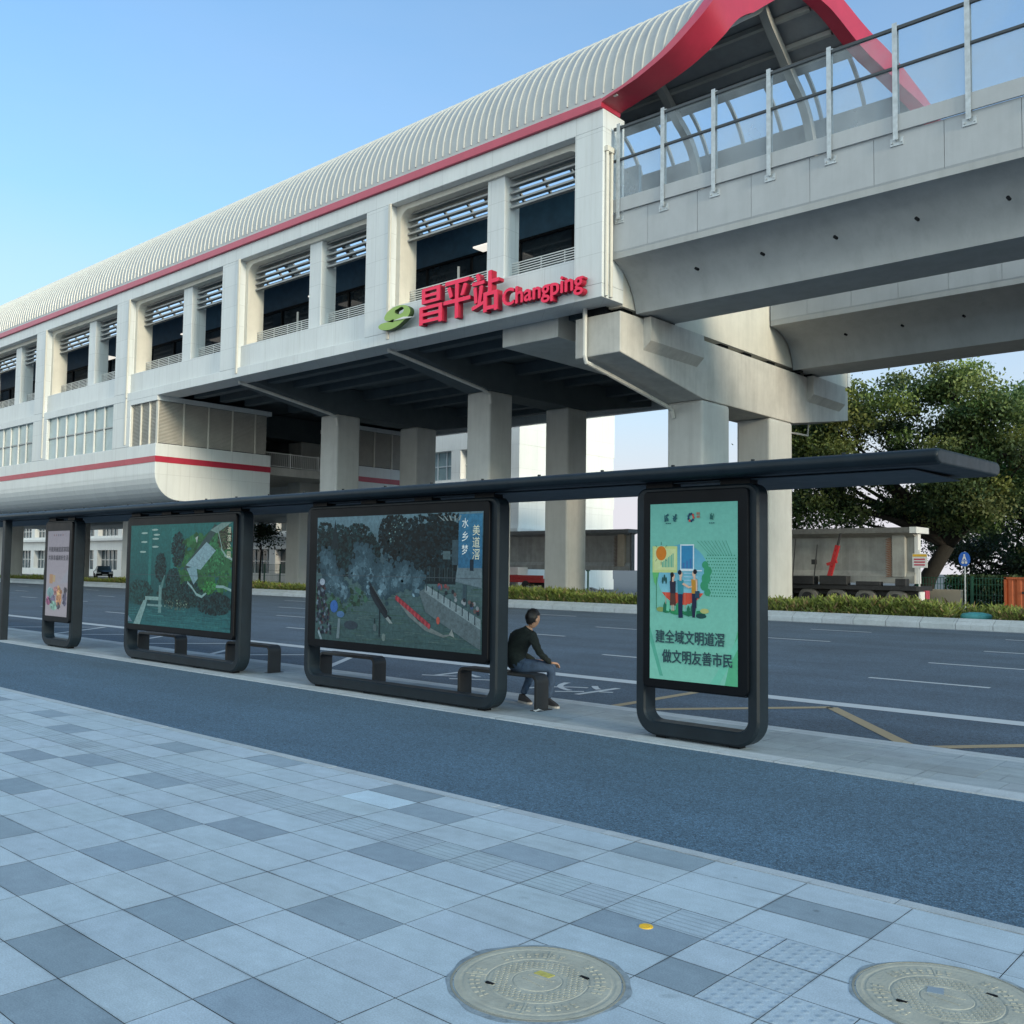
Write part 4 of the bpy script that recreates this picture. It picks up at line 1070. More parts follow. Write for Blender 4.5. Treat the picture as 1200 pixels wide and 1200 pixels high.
for k in range(20): a = k / 20; p.ell(.53 + .20 * a, .365 - .205 * a, .008, .022, (188, 74, 84) if k % 2 else (160, 56, 70), 8)
p.ell(.77, .215, .010, .028, (196, 96, 84), 10); p.poly([(.48, .22), (.51, .17), (.49, .17), (.465, .205)], (150, 164, 166)); p.poly([(.83, .12), (.845, .16), (.86, .10)], (150, 160, 160))
p.rect(.425, .0 + .06, .431, .28, (30, 46, 56)); p.rect(.395, .10, .40, .20, (30, 46, 56)); p.ell(.40, .13, .012, .03, (96, 116, 122), 10); p.ell(.455, .06, .012, .03, (120, 140, 140), 10)
p.rect(.874, .60, .998, .985, (54, 128, 176)); p.grad(.874, .60, .998, .985, (52, 112, 152), (62, 132, 172), 10); p.lay(); p.rect(.935, .58, .955, .66, (22, 44, 62))
for k in range(5): p.poly([(.76 + .03 * k, .98), (.768 + .03 * k, .975), (.80 + .02 * k, .94), (.79 + .02 * k, .94)], (150, 166, 170))
po = p.build('picture', M['pic'], ad); dz = Z1 - Z0; dx = X1 - X0; ty = 8.796 - p.d() - .001
for k, ch in enumerate('水乡梦'): text_mesh('lettering', ch, M['inkwhite'], X0 + .892 * dx, X0 + .925 * dx, Z0 + (.885 - .095 * k) * dz, Z0 + (.955 - .095 * k) * dz, ty, .0005, po, bold=.0)
for k, ch in enumerate('美道滘'): text_mesh('lettering', ch, M['inkgold'], X0 + .948 * dx, X0 + .985 * dx, Z0 + (.83 - .085 * k) * dz, Z0 + (.905 - .085 * k) * dz, ty, .0005, po, bold=.0)
m = MB(); m.box(X0 + .01, X1 - .01, ty - .001, ty - .0004, Z0 + .525 * dz, Z0 + .5285 * dz); m.build('seam', M['soffitgrey'], po)

# --- green park picture
ad = display('wide light box with green aerial park picture, second from left', -17.90, -13.91, None, (-17.75, -14.02, .56, 2.655), 4)
X0, X1, Z0, Z1 = -17.62, -14.10, .672, 2.515
p = Pic(X0, X1, Z0, Z1)
p.grad(0, 0, 1, .2, (48, 116, 122), (40, 100, 106), 10); p.grad(0, .2, 1, 1, (34, 88, 92), (38, 118, 116), 20); p.lay()
for _ in range(150): u, v = rnd.random(), rnd.uniform(.01, .17); q = rnd.uniform(.02, .08); p.rect(max(0, u - q), v, min(1, u + q), v + rnd.uniform(.002, .006), rnd.choice([(36, 92, 100), (66, 136, 138), (52, 118, 122)]))
for u, a in ((.43, .06), (.20, .03)): p.rect(u, .25, u + a, .97, (46, 128, 126))
p.lay(); p.foliage(.75, .6, .28, .3, (52, 108, 66), 700, .04, .25); p.foliage(.55, .30, .25, .10, (28, 60, 60), 900, .022, .5); p.foliage(.85, .25, .16, .10, (24, 52, 56), 800, .02, .5); p.foliage(.12, .32, .14, .12, (30, 74, 74), 500, .024, .4)
p.lay()
for u, v, a, b in ((.33, .58, .055, .14), (.50, .75, .065, .17), (.46, .45, .07, .12), (.62, .35, .10, .10)): p.ell(u, v, a * .5, b * .55, (22, 52, 56), 16, .0002); p.foliage(u, v, a, b, (24, 58, 60), 480, .018, .6)
p.poly([(.66, .52), (.98, .56), (.98, .96), (.85, .90), (.70, .62)], (56, 112, 74)); p.foliage(.83, .70, .12, .16, (56, 118, 78), 500, .02, .3); p.foliage(.93, .86, .06, .12, (70, 74, 58), 300, .018, .5); p.lay()
pts = [(.60, .44), (.64, .40), (.69, .33), (.74, .31), (.79, .36), (.86, .41), (.93, .41), (1, .38)]
for a, b in zip(pts, pts[1:]): p.poly([(a[0], a[1] - .012), (b[0], b[1] - .012), (b[0], b[1] + .012), (a[0], a[1] + .012)], (150, 186, 186))
for a, b in zip([(.87, .92), (.90, .76), (.93, .70), (1, .66)], [(.90, .76), (.93, .70), (1, .66), (1, .66)]): p.poly([(a[0], a[1] - .012), (min(.999, b[0] + .01), b[1] - .012), (min(.999, b[0] + .01), b[1] + .012), (a[0], a[1] + .012)], (150, 182, 176))
p.poly([(.56, .57), (.62, .52), (.88, .96), (.84, .985)], (62, 86, 86)); p.poly([(.80, .93), (.86, .90), (.99, .995), (.90, .995)], (130, 160, 156)); p.lay()
p.poly([(.58, .60), (.72, .56), (.855, .74), (.77, .82)], (150, 184, 196)); p.poly([(.59, .57), (.66, .42), (.70, .48), (.68, .60)], (140, 178, 190)); p.lay()
for k in range(7): p.poly([(.61 + .03 * k, .615 + .03 * k * .9), (.615 + .03 * k, .61 + .03 * k * .9), (.725 + .02 * k, .575 + .026 * k), (.72 + .02 * k, .575 + .026 * k)], (96, 128, 140))
p.poly([(.06, .0), (.13, .0), (.19, .20), (.20, .26), (.16, .24)], (146, 182, 182)); p.rect(.18, .25, .33, .285, (150, 186, 184)); p.rect(.32, .13, .35, .40, (120, 160, 160)); p.rect(.20, .19, .36, .21, (130, 168, 168)); p.poly([(.33, .38), (.36, .38), (.38, .50), (.37, .50)], (96, 140, 138)); p.lay()
for u, v in ((.15, .92), (.26, .95), (.28, .90), (.27, .86), (.15, .83), (.14, .73), (.27, .78)): p.ell(u, v, .035, .010, (176, 206, 200), 10, .0002)
p.poly([(.665, .86), (.69, .88), (.68, .81)], (190, 205, 200)); p.poly([(0, .02), (0, .08), (.05, .02)], (120, 150, 170)); p.foliage(.80, .40, .06, .06, (58, 130, 70), 120, .02, .3); p.foliage(.50, .22, .14, .05, (110, 130, 116), 60, .012, .4)
po = p.build('picture', M['pic'], ad); dz = Z1 - Z0; dx = X1 - X0; ty = 8.796 - p.d() - .001
for k, ch in enumerate('道滘公园'): text_mesh('lettering', ch, M['inkgold'], X0 + .955 * dx, X0 + .985 * dx, Z0 + (.90 - .075 * k) * dz, Z0 + (.955 - .075 * k) * dz, ty, .0005, po)
m = MB(); m.box(X0 + .01, X1 - .01, ty - .001, ty - .0004, Z0 + .50 * dz, Z0 + .5035 * dz); m.build('seam', M['soffitgrey'], po)

# --- pale pink poster
ad = display('tall light box with pale pink poster, leftmost under the canopy', -21.65, -20.17, None, (-21.5, -20.2, .54, 2.655), 2)
X0, X1, Z0, Z1 = -21.36, -20.30, .66, 2.47
p = Pic(X0, X1, Z0, Z1); p.grad(0, 0, 1, 1, (190, 178, 186), (168, 158, 170), 14); p.lay()
p.rect(.15, .38, .30, .49, (196, 150, 116)); p.rect(.30, .40, .42, .48, (200, 172, 136)); p.poly([(.6, .38), (1, .55), (1, .40)], (176, 172, 184)); p.lay()
for u, v, a, b, c in ((.22, .27, .13, .06, (140, 172, 176)), (.3, .2, .14, .06, (116, 108, 134)), (.62, .22, .12, .12, (208, 150, 112)), (.60, .30, .05, .06, (222, 176, 126)), (.14, .18, .08, .05, (160, 96, 130)), (.88, .22, .06, .10, (110, 104, 128)), (.36, .12, .14, .05, (150, 190, 176)), (.6, .12, .06, .03, (88, 84, 96)), (.9, .30, .05, .03, (90, 84, 92)), (.45, .30, .07, .04, (180, 130, 130))): p.ell(u, v, a, b, c, 16, .0003); p.foliage(u, v, a, b, c, 30, .03, .3)
p.lay()
for k in range(5): p.ell(.30 + .1 * k, .95, .025, .013, rnd.choice([(120, 112, 130), (150, 120, 128)]), 8)
po = p.build('poster', M['poster'], ad); dz = Z1 - Z0; dx = X1 - X0; ty = 8.796 - p.d() - .001
text_mesh('lettering', '共建美丽宜居家园', M['inkblack'], X0 + .06 * dx, X0 + .985 * dx, Z0 + .755 * dz, Z0 + .815 * dz, ty, .0005, po, bold=.02)
text_mesh('lettering', '共享幸福美好生活', M['inkblack'], X0 + .06 * dx, X0 + .985 * dx, Z0 + .655 * dz, Z0 + .715 * dz, ty, .0005, po, bold=.02)

# benches
def bench(x0, x1, label):
    y0, y1 = 9.36, 9.60
    t = thing('bench', label, 'bench', ((x0 + x1) / 2, 9.48, 0), 'benches behind the light boxes')
    h, th, r_ = .455, .045, .10
    O = [(x0, .0)] + [(x0 + r_ - r_ * math.cos(a), h - r_ + r_ * math.sin(a)) for a in [k * math.pi / 16 for k in range(9)]]
    I = [(x0 + th, .0)] + [(x0 + r_ - (r_ - th) * math.cos(a), h - r_ + (r_ - th) * math.sin(a)) for a in [k * math.pi / 16 for k in range(9)]]
    mx = lambda P: [(x0 + x1 - a, b) for a, b in P]
    for side, (o_, i_) in enumerate(((O, I), (mx(O), mx(I)))):
        m = MB(); m.solid([[(a[0], y0, a[1]), (a[0], y1, a[1]), (b[0], y1, b[1]), (b[0], y0, b[1])] for a, b in zip(o_, i_)]); m.build('leg', M['bench'], t, bevel=.008)
    m = MB(); m.box(x0 + r_, x1 - r_, y0, y1, h - th, h); m.build('seat', M['bench'], t, bevel=.008)
    m = MB()
    for x in (x0 + .02, x1 - .02): m.box(x - .06, x + .06, y0 - .03, y1 + .03, -.001, .008)
    build_each(m, 'base_plate', M['bench'], t)
bench(-9.35, -7.93, 'low grey metal bench on which the man sits')
bench(-12.45, -11.1, 'low metal bench behind left part of dragon boat display')
bench(-18.35, -16.85, 'low metal bench behind left part of green park display')
bench(-15.15, -13.80, 'low metal bench sticking out right of green park display')

# ------------------------------------------------------------------ seated man
def person():
    J = dict(pel=((-8.43, 9.50, .555), .150), sp1=((-8.41, 9.49, .69), .142), sp2=((-8.36, 9.48, .82), .150), ch=((-8.31, 9.49, .92), .140), nb=((-8.235, 9.53, 1.0), .074), nk=((-8.21, 9.55, 1.05), .056),
             shR=((-8.105, 9.465, .935), .074), uaR=((-8.065, 9.50, .81), .056), elR=((-8.035, 9.555, .70), .047), faR=((-8.045, 9.68, .63), .042), wrR=((-8.06, 9.79, .572), .030),
             shL=((-8.445, 9.56, .925), .072), uaL=((-8.52, 9.60, .81), .056), elL=((-8.53, 9.66, .69), .047), faL=((-8.46, 9.78, .63), .040), wrL=((-8.39, 9.87, .575), .030),
             hR=((-8.33, 9.52, .525), .112), thR=((-8.19, 9.67, .53), .092), kR=((-8.065, 9.815, .50), .068), cR=((-8.085, 9.825, .32), .062), aR=((-8.115, 9.815, .10), .046),
             hL=((-8.51, 9.58, .525), .112), thL=((-8.515, 9.78, .53), .090), kL=((-8.53, 9.975, .49), .066), cL=((-8.56, 9.95, .31), .060), aL=((-8.60, 9.86, .10), .046))
    E = 'pel-sp1 sp1-sp2 sp2-ch ch-nb nb-nk ch-shR shR-uaR uaR-elR elR-faR faR-wrR ch-shL shL-uaL uaL-elL elL-faL faL-wrL pel-hR hR-thR thR-kR kR-cR cR-aR pel-hL hL-thL thL-kL kL-cL cL-aL'.split()
    names = list(J); idx = {n_: i for i, n_ in enumerate(names)}
    me = bpy.data.meshes.new('skeleton'); me.from_pydata([J[n_][0] for n_ in names], [(idx[a], idx[b]) for a, b in (e.split('-') for e in E)], [])
    o = bpy.data.objects.new('skeleton', me); COL.objects.link(o)
    o.modifiers.new('skin', 'SKIN'); sv = me.skin_vertices[0].data
    for n_ in names:
        r_ = J[n_][1]; sv[idx[n_]].radius = (r_, r_)
    sv[0].use_root = True
    for n_ in ('sp1', 'sp2', 'ch', 'pel'): sv[idx[n_]].radius = (J[n_][1] * 1.12, J[n_][1] * .80)
    sb = o.modifiers.new('sub', 'SUBSURF'); sb.levels = 2; sb.render_levels = 2
    dg = bpy.context.evaluated_depsgraph_get(); dg.update()
    bme = bpy.data.meshes.new_from_object(o.evaluated_get(dg)); bpy.data.objects.remove(o)
    bm = bmesh.new(); bm.from_mesh(bme); bpy.data.meshes.remove(bme)
    segs = [(J[a][0], J[b][0], a, b) for a, b in (e.split('-') for e in E)]
    up_ = {'pel', 'sp1', 'sp2', 'ch', 'nb', 'shR', 'uaR', 'elR', 'faR', 'wrR', 'shL', 'uaL', 'elL', 'faL', 'wrL'}
    for f in bm.faces:
        c = f.calc_center_median(); best = None
        for a, b, na, nb_ in segs:
            A, B = Vector(a), Vector(b); t = max(0, min(1, (c - A).dot(B - A) / (B - A).length_squared)); d = (A + (B - A) * t - c).length / (J[na][1] + (J[nb_][1] - J[na][1]) * t)
            if best is None or d < best[0]: best = (d, na, nb_, t)
        _, a, b, t = best
        if b == 'nk': f.material_index = 2 if t > .25 else 0
        elif a in up_ and b in up_ and c.z > .50: f.material_index = 0
        else: f.material_index = 1
        f.smooth = True
    # folds in the cloth
    for v in bm.verts:
        n_ = v.normal; k = math.sin(v.co.z * 95 + v.co.x * 40) * .0028 + math.sin(v.co.x * 70 - v.co.y * 55 + v.co.z * 30) * .0025; v.co += n_ * k
    # head, with face features, joined into the same mesh
    hc = Vector((-8.19, 9.575, 1.148)); fd = Vector((.10, .97, -.20)).normalized(); rd = fd.cross(Vector((0, 0, 1))).normalized(); ud = rd.cross(fd)
    def sph(c, ru, rf, rv, mat, shape=None, seg=20, ring=14):
        g = bmesh.new(); bmesh.ops.create_uvsphere(g, u_segments=seg, v_segments=ring, radius=1)
        vm = {}
        for v in g.verts:
            p = v.co.copy()
            if shape: p = shape(p)
            vm[v] = bm.verts.new(c + rd * (p.x * ru) + fd * (p.y * rf) + ud * (p.z * rv))
        for f in g.faces:
            try:
                nf = bm.faces.new([vm[v] for v in f.verts]); nf.material_index = mat; nf.smooth = True
            except ValueError: pass
        g.free()
    def skull(p):
        if p.z < 0: p.x *= 1 - .30 * (-p.z); p.y = p.y * (1 - .18 * (-p.z)) + .10 * (-p.z)
        if p.y > .75 and abs(p.x) < .35 and -.45 < p.z < .25: p.y += .16 * (1 - abs(p.x) / .35) * (1 - abs(p.z + .15) / .45)
        if p.y > .6 and .05 < p.z < .3 and .2 < abs(p.x) < .6: p.y -= .06
        if p.y > .6 and -.62 < p.z < -.50: p.y -= .04
        return p
    sph(hc, .083, .100, .122, 2, skull)
    for s_ in (-1, 1): sph(hc + rd * (.085 * s_) - ud * .012 - fd * .006, .012, .022, .033, 2, None, 10, 8)
    for s_ in (-1, 1): sph(hc + rd * (.030 * s_) + fd * .083 + ud * .012, .011, .010, .007, 3, None, 8, 6)
    sph(hc + fd * .085 - ud * .062, .024, .012, .006, 2, None, 10, 6)
    # hands: palm, four fingers and thumb, curled over the knee and thigh
    def hand(w_, d, side, drop):
        w_ = Vector(w_); d = Vector(d).normalized(); n_ = Vector((0, 0, 1)); s_ = d.cross(n_).normalized() * side
        def chain(pts, rr):
            m = MB(); m.tube(pts, rr, 8)
            vs = [bm.verts.new(p) for p in m.v]
            for f in m.f:
                nf = bm.faces.new([vs[i] for i in f]); nf.material_index = 2; nf.smooth = True
        for k, (off, ln) in enumerate(((-.030, .062), (-.010, .072), (.010, .068), (.029, .054))):
            b = w_ + s_ * off * .7; c = w_ + d * .085 + s_ * off
            chain([b, c, c + d * ln * .5 + Vector((0, 0, -.012)), c + d * ln * .8 + Vector((0, 0, -.012 - drop * .6)), c + d * ln * .9 + Vector((0, 0, -.02 - drop))], [.016, .0135, .0095, .0085, .006])
        b = w_ + d * .02 - s_ * .028; chain([b, b + d * .03 - s_ * .028, b + d * .062 - s_ * .036 + Vector((0, 0, -.012))], [.013, .011, .008])
    hand((-8.06, 9.795, .573), (.10, .98, -.15), 1, .035); hand((-8.39, 9.875, .578), (.55, .80, -.12), -1, .03)
    bmesh.ops.recalc_face_normals(bm, faces=bm.faces)
    me = bpy.data.meshes.new('person'); bm.to_mesh(me); bm.free()
    for k in ('sweater', 'jeans', 'skin', 'black'): me.materials.append(M[k])
    po = bpy.data.objects.new('person', me); COL.objects.link(po)
    tag(po, 'man in dark sweater and jeans seated on bench with his back turned', 'person')
    # hair cap
    g = bmesh.new(); bmesh.ops.create_uvsphere(g, u_segments=28, v_segments=20, radius=1)
    kill = []
    for v in g.verts:
        p = skull(v.co.copy()); keep = p.z > .12 + .42 * max(0, p.y) or (p.y < .20 and p.z > -.80 + 2.0 * max(0, p.y + .28))
        if not keep: kill.append(v)
        tuft = 1 + .05 * math.sin(v.co.x * 13 + v.co.z * 17) * math.sin(v.co.y * 15 + v.co.z * 6) + rnd.uniform(-.012, .012)
        v.co = hc + (rd * (p.x * .093) + fd * (p.y * .110 - .007) + ud * (p.z * .128 + .007)) * tuft
    bmesh.ops.delete(g, geom=kill, context='VERTS')
    hm = bpy.data.meshes.new('hair'); g.to_mesh(hm); g.free(); hm.materials.append(M['hair'])
    for q in hm.polygons: q.use_smooth = True
    ho = bpy.data.objects.new('hair', hm); COL.objects.link(ho); ho.parent = po
    for ank, toe in (((-8.115, 9.815), (-7.885, 9.755)), ((-8.60, 9.86), (-8.40, 9.79))):
        a = Vector((*ank, 0)); d = (Vector((*toe, 0)) - a).normalized(); s_ = Vector((-d.y, d.x, 0))
        m = MB(); L = []
        for t, wv, z0, z1 in ((-.075, .026, .012, .075), (-.06, .036, .01, .105), (.0, .040, .01, .115), (.07, .043, .01, .088), (.14, .047, .01, .066), (.19, .040, .012, .052), (.215, .022, .016, .038)):
            c = a + d * t; L.append([c - s_ * wv + Vector((0, 0, z0 + .012)), c - s_ * wv * .9 + Vector((0, 0, (z0 + z1) / 2)), c - s_ * wv * .5 + Vector((0, 0, z1)), c + s_ * wv * .5 + Vector((0, 0, z1)), c + s_ * wv * .9 + Vector((0, 0, (z0 + z1) / 2)), c + s_ * wv + Vector((0, 0, z0 + .012))])
        m.solid(L, 0)
        S_ = []
        for t, wv in ((-.082, .026), (-.06, .040), (.0, .043), (.08, .046), (.15, .050), (.20, .042), (.225, .022)):
            c = a + d * t; S_.append([c - s_ * wv, c + s_ * wv, c + s_ * wv + Vector((0, 0, .024)), c - s_ * wv + Vector((0, 0, .024))])
        m.solid(S_, 1)
        m.build('shoe', [M['shoe'], M['sole']], po, smooth=False)
person()
m = MB(); m.face([(-7.97, 9.34, .012), (-7.90, 9.31, .004), (-7.88, 9.37, .02)]); m.face([(-7.97, 9.34, .012), (-7.88, 9.37, .02), (-7.93, 9.40, .03)]); m.face([(-7.93, 9.40, .03), (-7.88, 9.37, .02), (-7.86, 9.43, .008)])
tag(m.build('crumpled_paper', M['white']), 'scrap of white crumpled paper at the foot of the bench leg', 'paper')

# ------------------------------------------------------------------ plants
def leaves(name, C, size, cols, mat, parent=None, upright=0.0, seed=1, aspect=.55):
    rg = np.random.default_rng(seed); n = len(C); C = np.asarray(C, float)
    a = rg.normal(size=(n, 3)); 
    if upright: a[:, 2] = np.abs(a[:, 2]) * 0 + upright; 
    a /= np.linalg.norm(a, axis=1)[:, None]
    b = rg.normal(size=(n, 3)); b -= (b * a).sum(1)[:, None] * a; b /= np.linalg.norm(b, axis=1)[:, None]
    sz = np.asarray(size)[:, None]
    if upright: V = np.stack([C - b * sz * aspect * .5, C + b * sz * aspect * .5, C + a * sz + b * sz * aspect * .12, C + a * sz - b * sz * aspect * .12], 1)
    else: V = np.stack([C - a * sz * .5, C + b * sz * aspect * .5, C + a * sz * .5, C - b * sz * aspect * .5], 1)
    me = bpy.data.meshes.new(name); me.vertices.add(4 * n); me.vertices.foreach_set('co', V.reshape(-1)); me.loops.add(4 * n); me.loops.foreach_set('vertex_index', np.arange(4 * n)); me.polygons.add(n); me.polygons.foreach_set('loop_start', np.arange(n) * 4); me.polygons.foreach_set('loop_total', np.full(n, 4)); me.update()
    at = me.color_attributes.new('Col', 'FLOAT_COLOR', 'POINT'); cc = np.concatenate([np.repeat(np.asarray(cols), 4, 0), np.ones((4 * n, 1))], 1); at.data.foreach_set('color', cc.reshape(-1))
    me.materials.append(mat); me.validate()
    o = bpy.data.objects.new(name, me); COL.objects.link(o)
    if parent: o.parent = parent; o.matrix_parent_inverse = Matrix.Translation(-Vector(parent.location))
    return o
def tree(name, label, base, lean, crowns, nclump, per, lsize, seed, tr=.45, dark=(.024, .060, .022), light=(.30, .365, .095), group=None, trunk_h=3.5, density=1.0):
    """crowns: list of ellipsoids (cx,cy,cz,rx,ry,rz)"""
    t = thing(name, label, 'tree', base, group); rg = np.random.default_rng(seed); B = Vector(base)
    top = B + Vector((lean[0], lean[1], trunk_h)); tb = MB()
    mid = B.lerp(top, .5) + Vector((lean[0] * -.12, 0, 0)); tb.tube([B + Vector((0, 0, -.2)), B + Vector((lean[0] * .12, lean[1] * .1, trunk_h * .2)), mid, top], [tr * 1.5, tr * 1.1, tr * .9, tr * .75], 10)
    cl = []
    for _ in range(nclump):
        e = crowns[rg.integers(len(crowns))]; d = rg.normal(size=3); d /= np.linalg.norm(d); q = rg.uniform(.25, 1) ** .45
        p = np.array(e[:3]) + d * q * np.array(e[3:]); cl.append((p, q))
    limbs = []
    for e in crowns:
        c = Vector(e[:3])
        for k in range(3):
            tgt = c + Vector(rg.normal(size=3) * np.array(e[3:]) * .35); m1 = top.lerp(tgt, .45) + Vector((rg.normal() * .5, rg.normal() * .5, rg.uniform(-.2, .8)))
            pts = [top, top.lerp(m1, .5) + Vector((rg.normal() * .2, 0, .15)), m1, m1.lerp(tgt, .55) + Vector((rg.normal() * .3, rg.normal() * .3, 0)), tgt]; tb.tube(pts, [tr * .6, tr * .42, tr * .26, tr * .13, tr * .05], 7); limbs += pts[1:]
    for p, q in cl[::2]:
        P = Vector(p); n_ = min(limbs, key=lambda v: (v - P).length); mm = n_.lerp(P, .5) + Vector((rg.normal() * .25, rg.normal() * .25, -.15)); tb.tube([n_, mm, P], [.10, .06, .02], 5)
    tb.build('trunk', M['bark'], t, smooth=True)
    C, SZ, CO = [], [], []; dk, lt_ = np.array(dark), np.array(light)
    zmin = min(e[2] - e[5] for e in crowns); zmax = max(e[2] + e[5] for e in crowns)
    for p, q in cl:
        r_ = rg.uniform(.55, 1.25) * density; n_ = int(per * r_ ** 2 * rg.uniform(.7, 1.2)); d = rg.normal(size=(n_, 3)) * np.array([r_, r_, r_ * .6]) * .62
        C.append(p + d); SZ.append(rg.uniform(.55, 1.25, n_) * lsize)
        k = np.clip(.12 + .45 * (p[2] - zmin) / (zmax - zmin) * q + rg.normal() * .17 + d[:, 2] / r_ * .25 + rg.normal(size=n_) * .10, 0, 1)[:, None]  # skylight painted into leaf colour: lighter towards crown tops and outer clumps
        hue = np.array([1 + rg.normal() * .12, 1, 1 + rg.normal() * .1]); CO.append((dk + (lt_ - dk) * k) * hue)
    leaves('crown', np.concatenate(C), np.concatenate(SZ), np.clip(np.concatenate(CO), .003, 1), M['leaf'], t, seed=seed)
    return t
tree('ficus_tree', 'large spreading broad-leaved tree behind the beam trailer, with leaning dark trunk', (-20.3, 59.0, -.1), (1.6, .5), [(-23.5, 59, 9.6, 4.6, 3.5, 4.2), (-29.3, 60, 8.2, 4.0, 3.2, 3.4), (-19.5, 59, 11.2, 3.6, 3.2, 3.4), (-26.0, 58, 11.4, 3.6, 3.2, 2.6), (-15.6, 59, 8.8, 3.4, 3.0, 3.4), (-17.6, 58, 6.0, 3.4, 2.5, 1.8), (-25.5, 58, 5.6, 5.5, 2.6, 1.1)], 205, 560, .25, 3, tr=.55, trunk_h=3.6)
tree('broadleaf_tree', 'tall dark green tree at the right edge, behind orange container', (-15.2, 66, -.1), (.8, .2), [(-17.0, 66, 10.0, 3.8, 3, 4.2), (-13.0, 66, 10.6, 3.8, 3, 4.0), (-14.8, 67, 6.0, 5.4, 3, 3.0), (-9.5, 66, 9.0, 3.4, 3, 4.5)], 170, 500, .26, 5, tr=.5, trunk_h=4.0, dark=(.018, .052, .024), light=(.16, .27, .08))
tree('broadleaf_tree', 'low shadowy tree between leaning trunk and orange container', (-18.2, 72, -.1), (.3, .2), [(-19.2, 72, 3.2, 3.2, 2.4, 2.2), (-15.4, 71, 3.4, 3.2, 2.4, 2.4), (-22, 74, 4.2, 2.6, 2, 2.6)], 70, 300, .27, 8, tr=.35, trunk_h=1.8, dark=(.010, .026, .012), light=(.055, .09, .026))
tree('young_tree', 'small yellow-green tree beside orange container at the right edge', (-13.1, 63, -.1), (.1, .1), [(-13.1, 63, 2.6, 1.5, 1.3, 1.9)], 18, 180, .26, 12, tr=.12, trunk_h=1.4, dark=(.04, .07, .015), light=(.16, .19, .04))
tree('street_tree', 'young staked tree seen between two displays, before white building', (-75.6, 50, -.1), (.2, 0), [(-75.6, 50, 4.6, 1.3, 1.2, 1.0)], 14, 150, .26, 15, tr=.10, trunk_h=3.2, dark=(.015, .035, .015), light=(.05, .09, .03))

# grass and low plants of the median
rg = np.random.default_rng(4)
def blades(x0, x1, n, dens_y, hmin, hmax):
    X = rg.uniform(x0, x1, n); Y = 35.6 + rg.uniform(0, 1, n) ** 1.6 * dens_y; patch = .5 + .5 * np.sin(X * .55) * np.sin(X * .21 + 1.3) + .2 * np.sin(X * 2.3)
    Z = np.full(n, .2); h = rg.uniform(hmin, hmax, n) * (.72 + .35 * np.clip(patch, 0, 1)); Z = Z + rg.uniform(0, 1, n) * h * .75
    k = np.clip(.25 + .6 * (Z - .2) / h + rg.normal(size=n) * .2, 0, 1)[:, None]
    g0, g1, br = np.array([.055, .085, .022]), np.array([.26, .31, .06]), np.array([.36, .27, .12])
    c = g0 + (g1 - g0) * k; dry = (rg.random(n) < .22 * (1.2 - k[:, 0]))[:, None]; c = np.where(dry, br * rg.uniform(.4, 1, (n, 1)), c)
    return np.stack([X, Y, Z], 1), h * .42, c
parts = [blades(-34, 4, 44000, 1.6, .38, .72), blades(-34, 4, 7000, 5, .4, .7), blades(-75, -34, 16000, 1.3, .3, .6), blades(-130, -75, 9000, 1.5, .3, .55)]
C = np.concatenate([q[0] for q in parts]); H = np.concatenate([q[1] for q in parts]); K = np.concatenate([q[2] for q in parts])
keep = np.ones(len(C), bool)
keep &= ~((np.abs(C[:, 0] + 10.45) < .75) & (C[:, 1] < 37.0))
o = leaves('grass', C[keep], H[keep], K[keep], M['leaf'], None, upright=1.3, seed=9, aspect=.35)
tag(o, 'unkempt green and dry low plants filling the road median', 'grass', kind='stuff')
m = MB(); m.solid([[(-10.45 + r_ * math.cos(a), 36.2 + r_ * .8 * math.sin(a), z) for a in [k * 2 * math.pi / 20 for k in range(20)]] for r_, z in ((.50, .2), (.52, .34), (.46, .42), (.2, .47))])
tag(m.build('utility_cover', M['teal'], smooth=True), 'low teal round utility cover lying among the median plants', 'cover')

# ------------------------------------------------------------------ across the median: beams, trailer, signs, fence
def girder_beam(label, x0, x1, yc, z0, z1, endcol, group='precast bridge beams waiting in the yard'):
    t = thing('bridge_beam', label, 'bridge beam', ((x0 + x1) / 2, yc, z0), group); h = z1 - z0
    m = MB(); m.px([(yc - .35, z0), (yc - .35, z0 + .35), (yc - .14, z0 + .6), (yc - .14, z1 - .45), (yc - .8, z1 - .26), (yc + .8, z1 - .26), (yc + .14, z1 - .45), (yc + .14, z0 + .6), (yc + .35, z0 + .35), (yc + .35, z0)], x0, x1); m.build('web', M['beam'], t)
    m = MB(); m.box(x0, x1 - .05, yc - .85, yc + .85, z1 - .26, z1); m.build('flange', M['beamdark'], t)
    m = MB(); m.box(x1 - 1.05, x1 - .42, yc - .40, yc + .40, z0 + .3, z1 - .27); m.build('end_block', endcol, t, bevel=.03)
    m = MB()
    for k in range(22):
        z = z0 + .35 + k * (h - .8) / 22; m.tube([(x1 - 1.05, yc - .36, z), (x1 - 1.28, yc - .55, z - .03), (x1 - 1.05, yc - .44, z + .05)], .013, 4)
    m.build('rebar', M['rust'], t)
    m = MB(); m.box(x1 - .04, x1 + .28, yc - .86, yc + .86, z1 - .28, z1 + .01); m.box(x1 - .04, x1 + .12, yc - .2, yc + .2, z0, z1 - .28); m.build('end_plate', M['white'] if endcol is M['beam'] else M['beamdark'], t)
    return t
girder_beam('grey concrete bridge beam loaded on trailer beneath the big tree', -31.0, -16.25, 47.2, 1.32, 4.0, M['beam'])
girder_beam('grey concrete bridge beam with rebar fringe, standing left of tall green poster', -57.0, -41.6, 60, 1.75, 4.85, M['beige'])
for bx_ in (-54, -43.0):
    pass
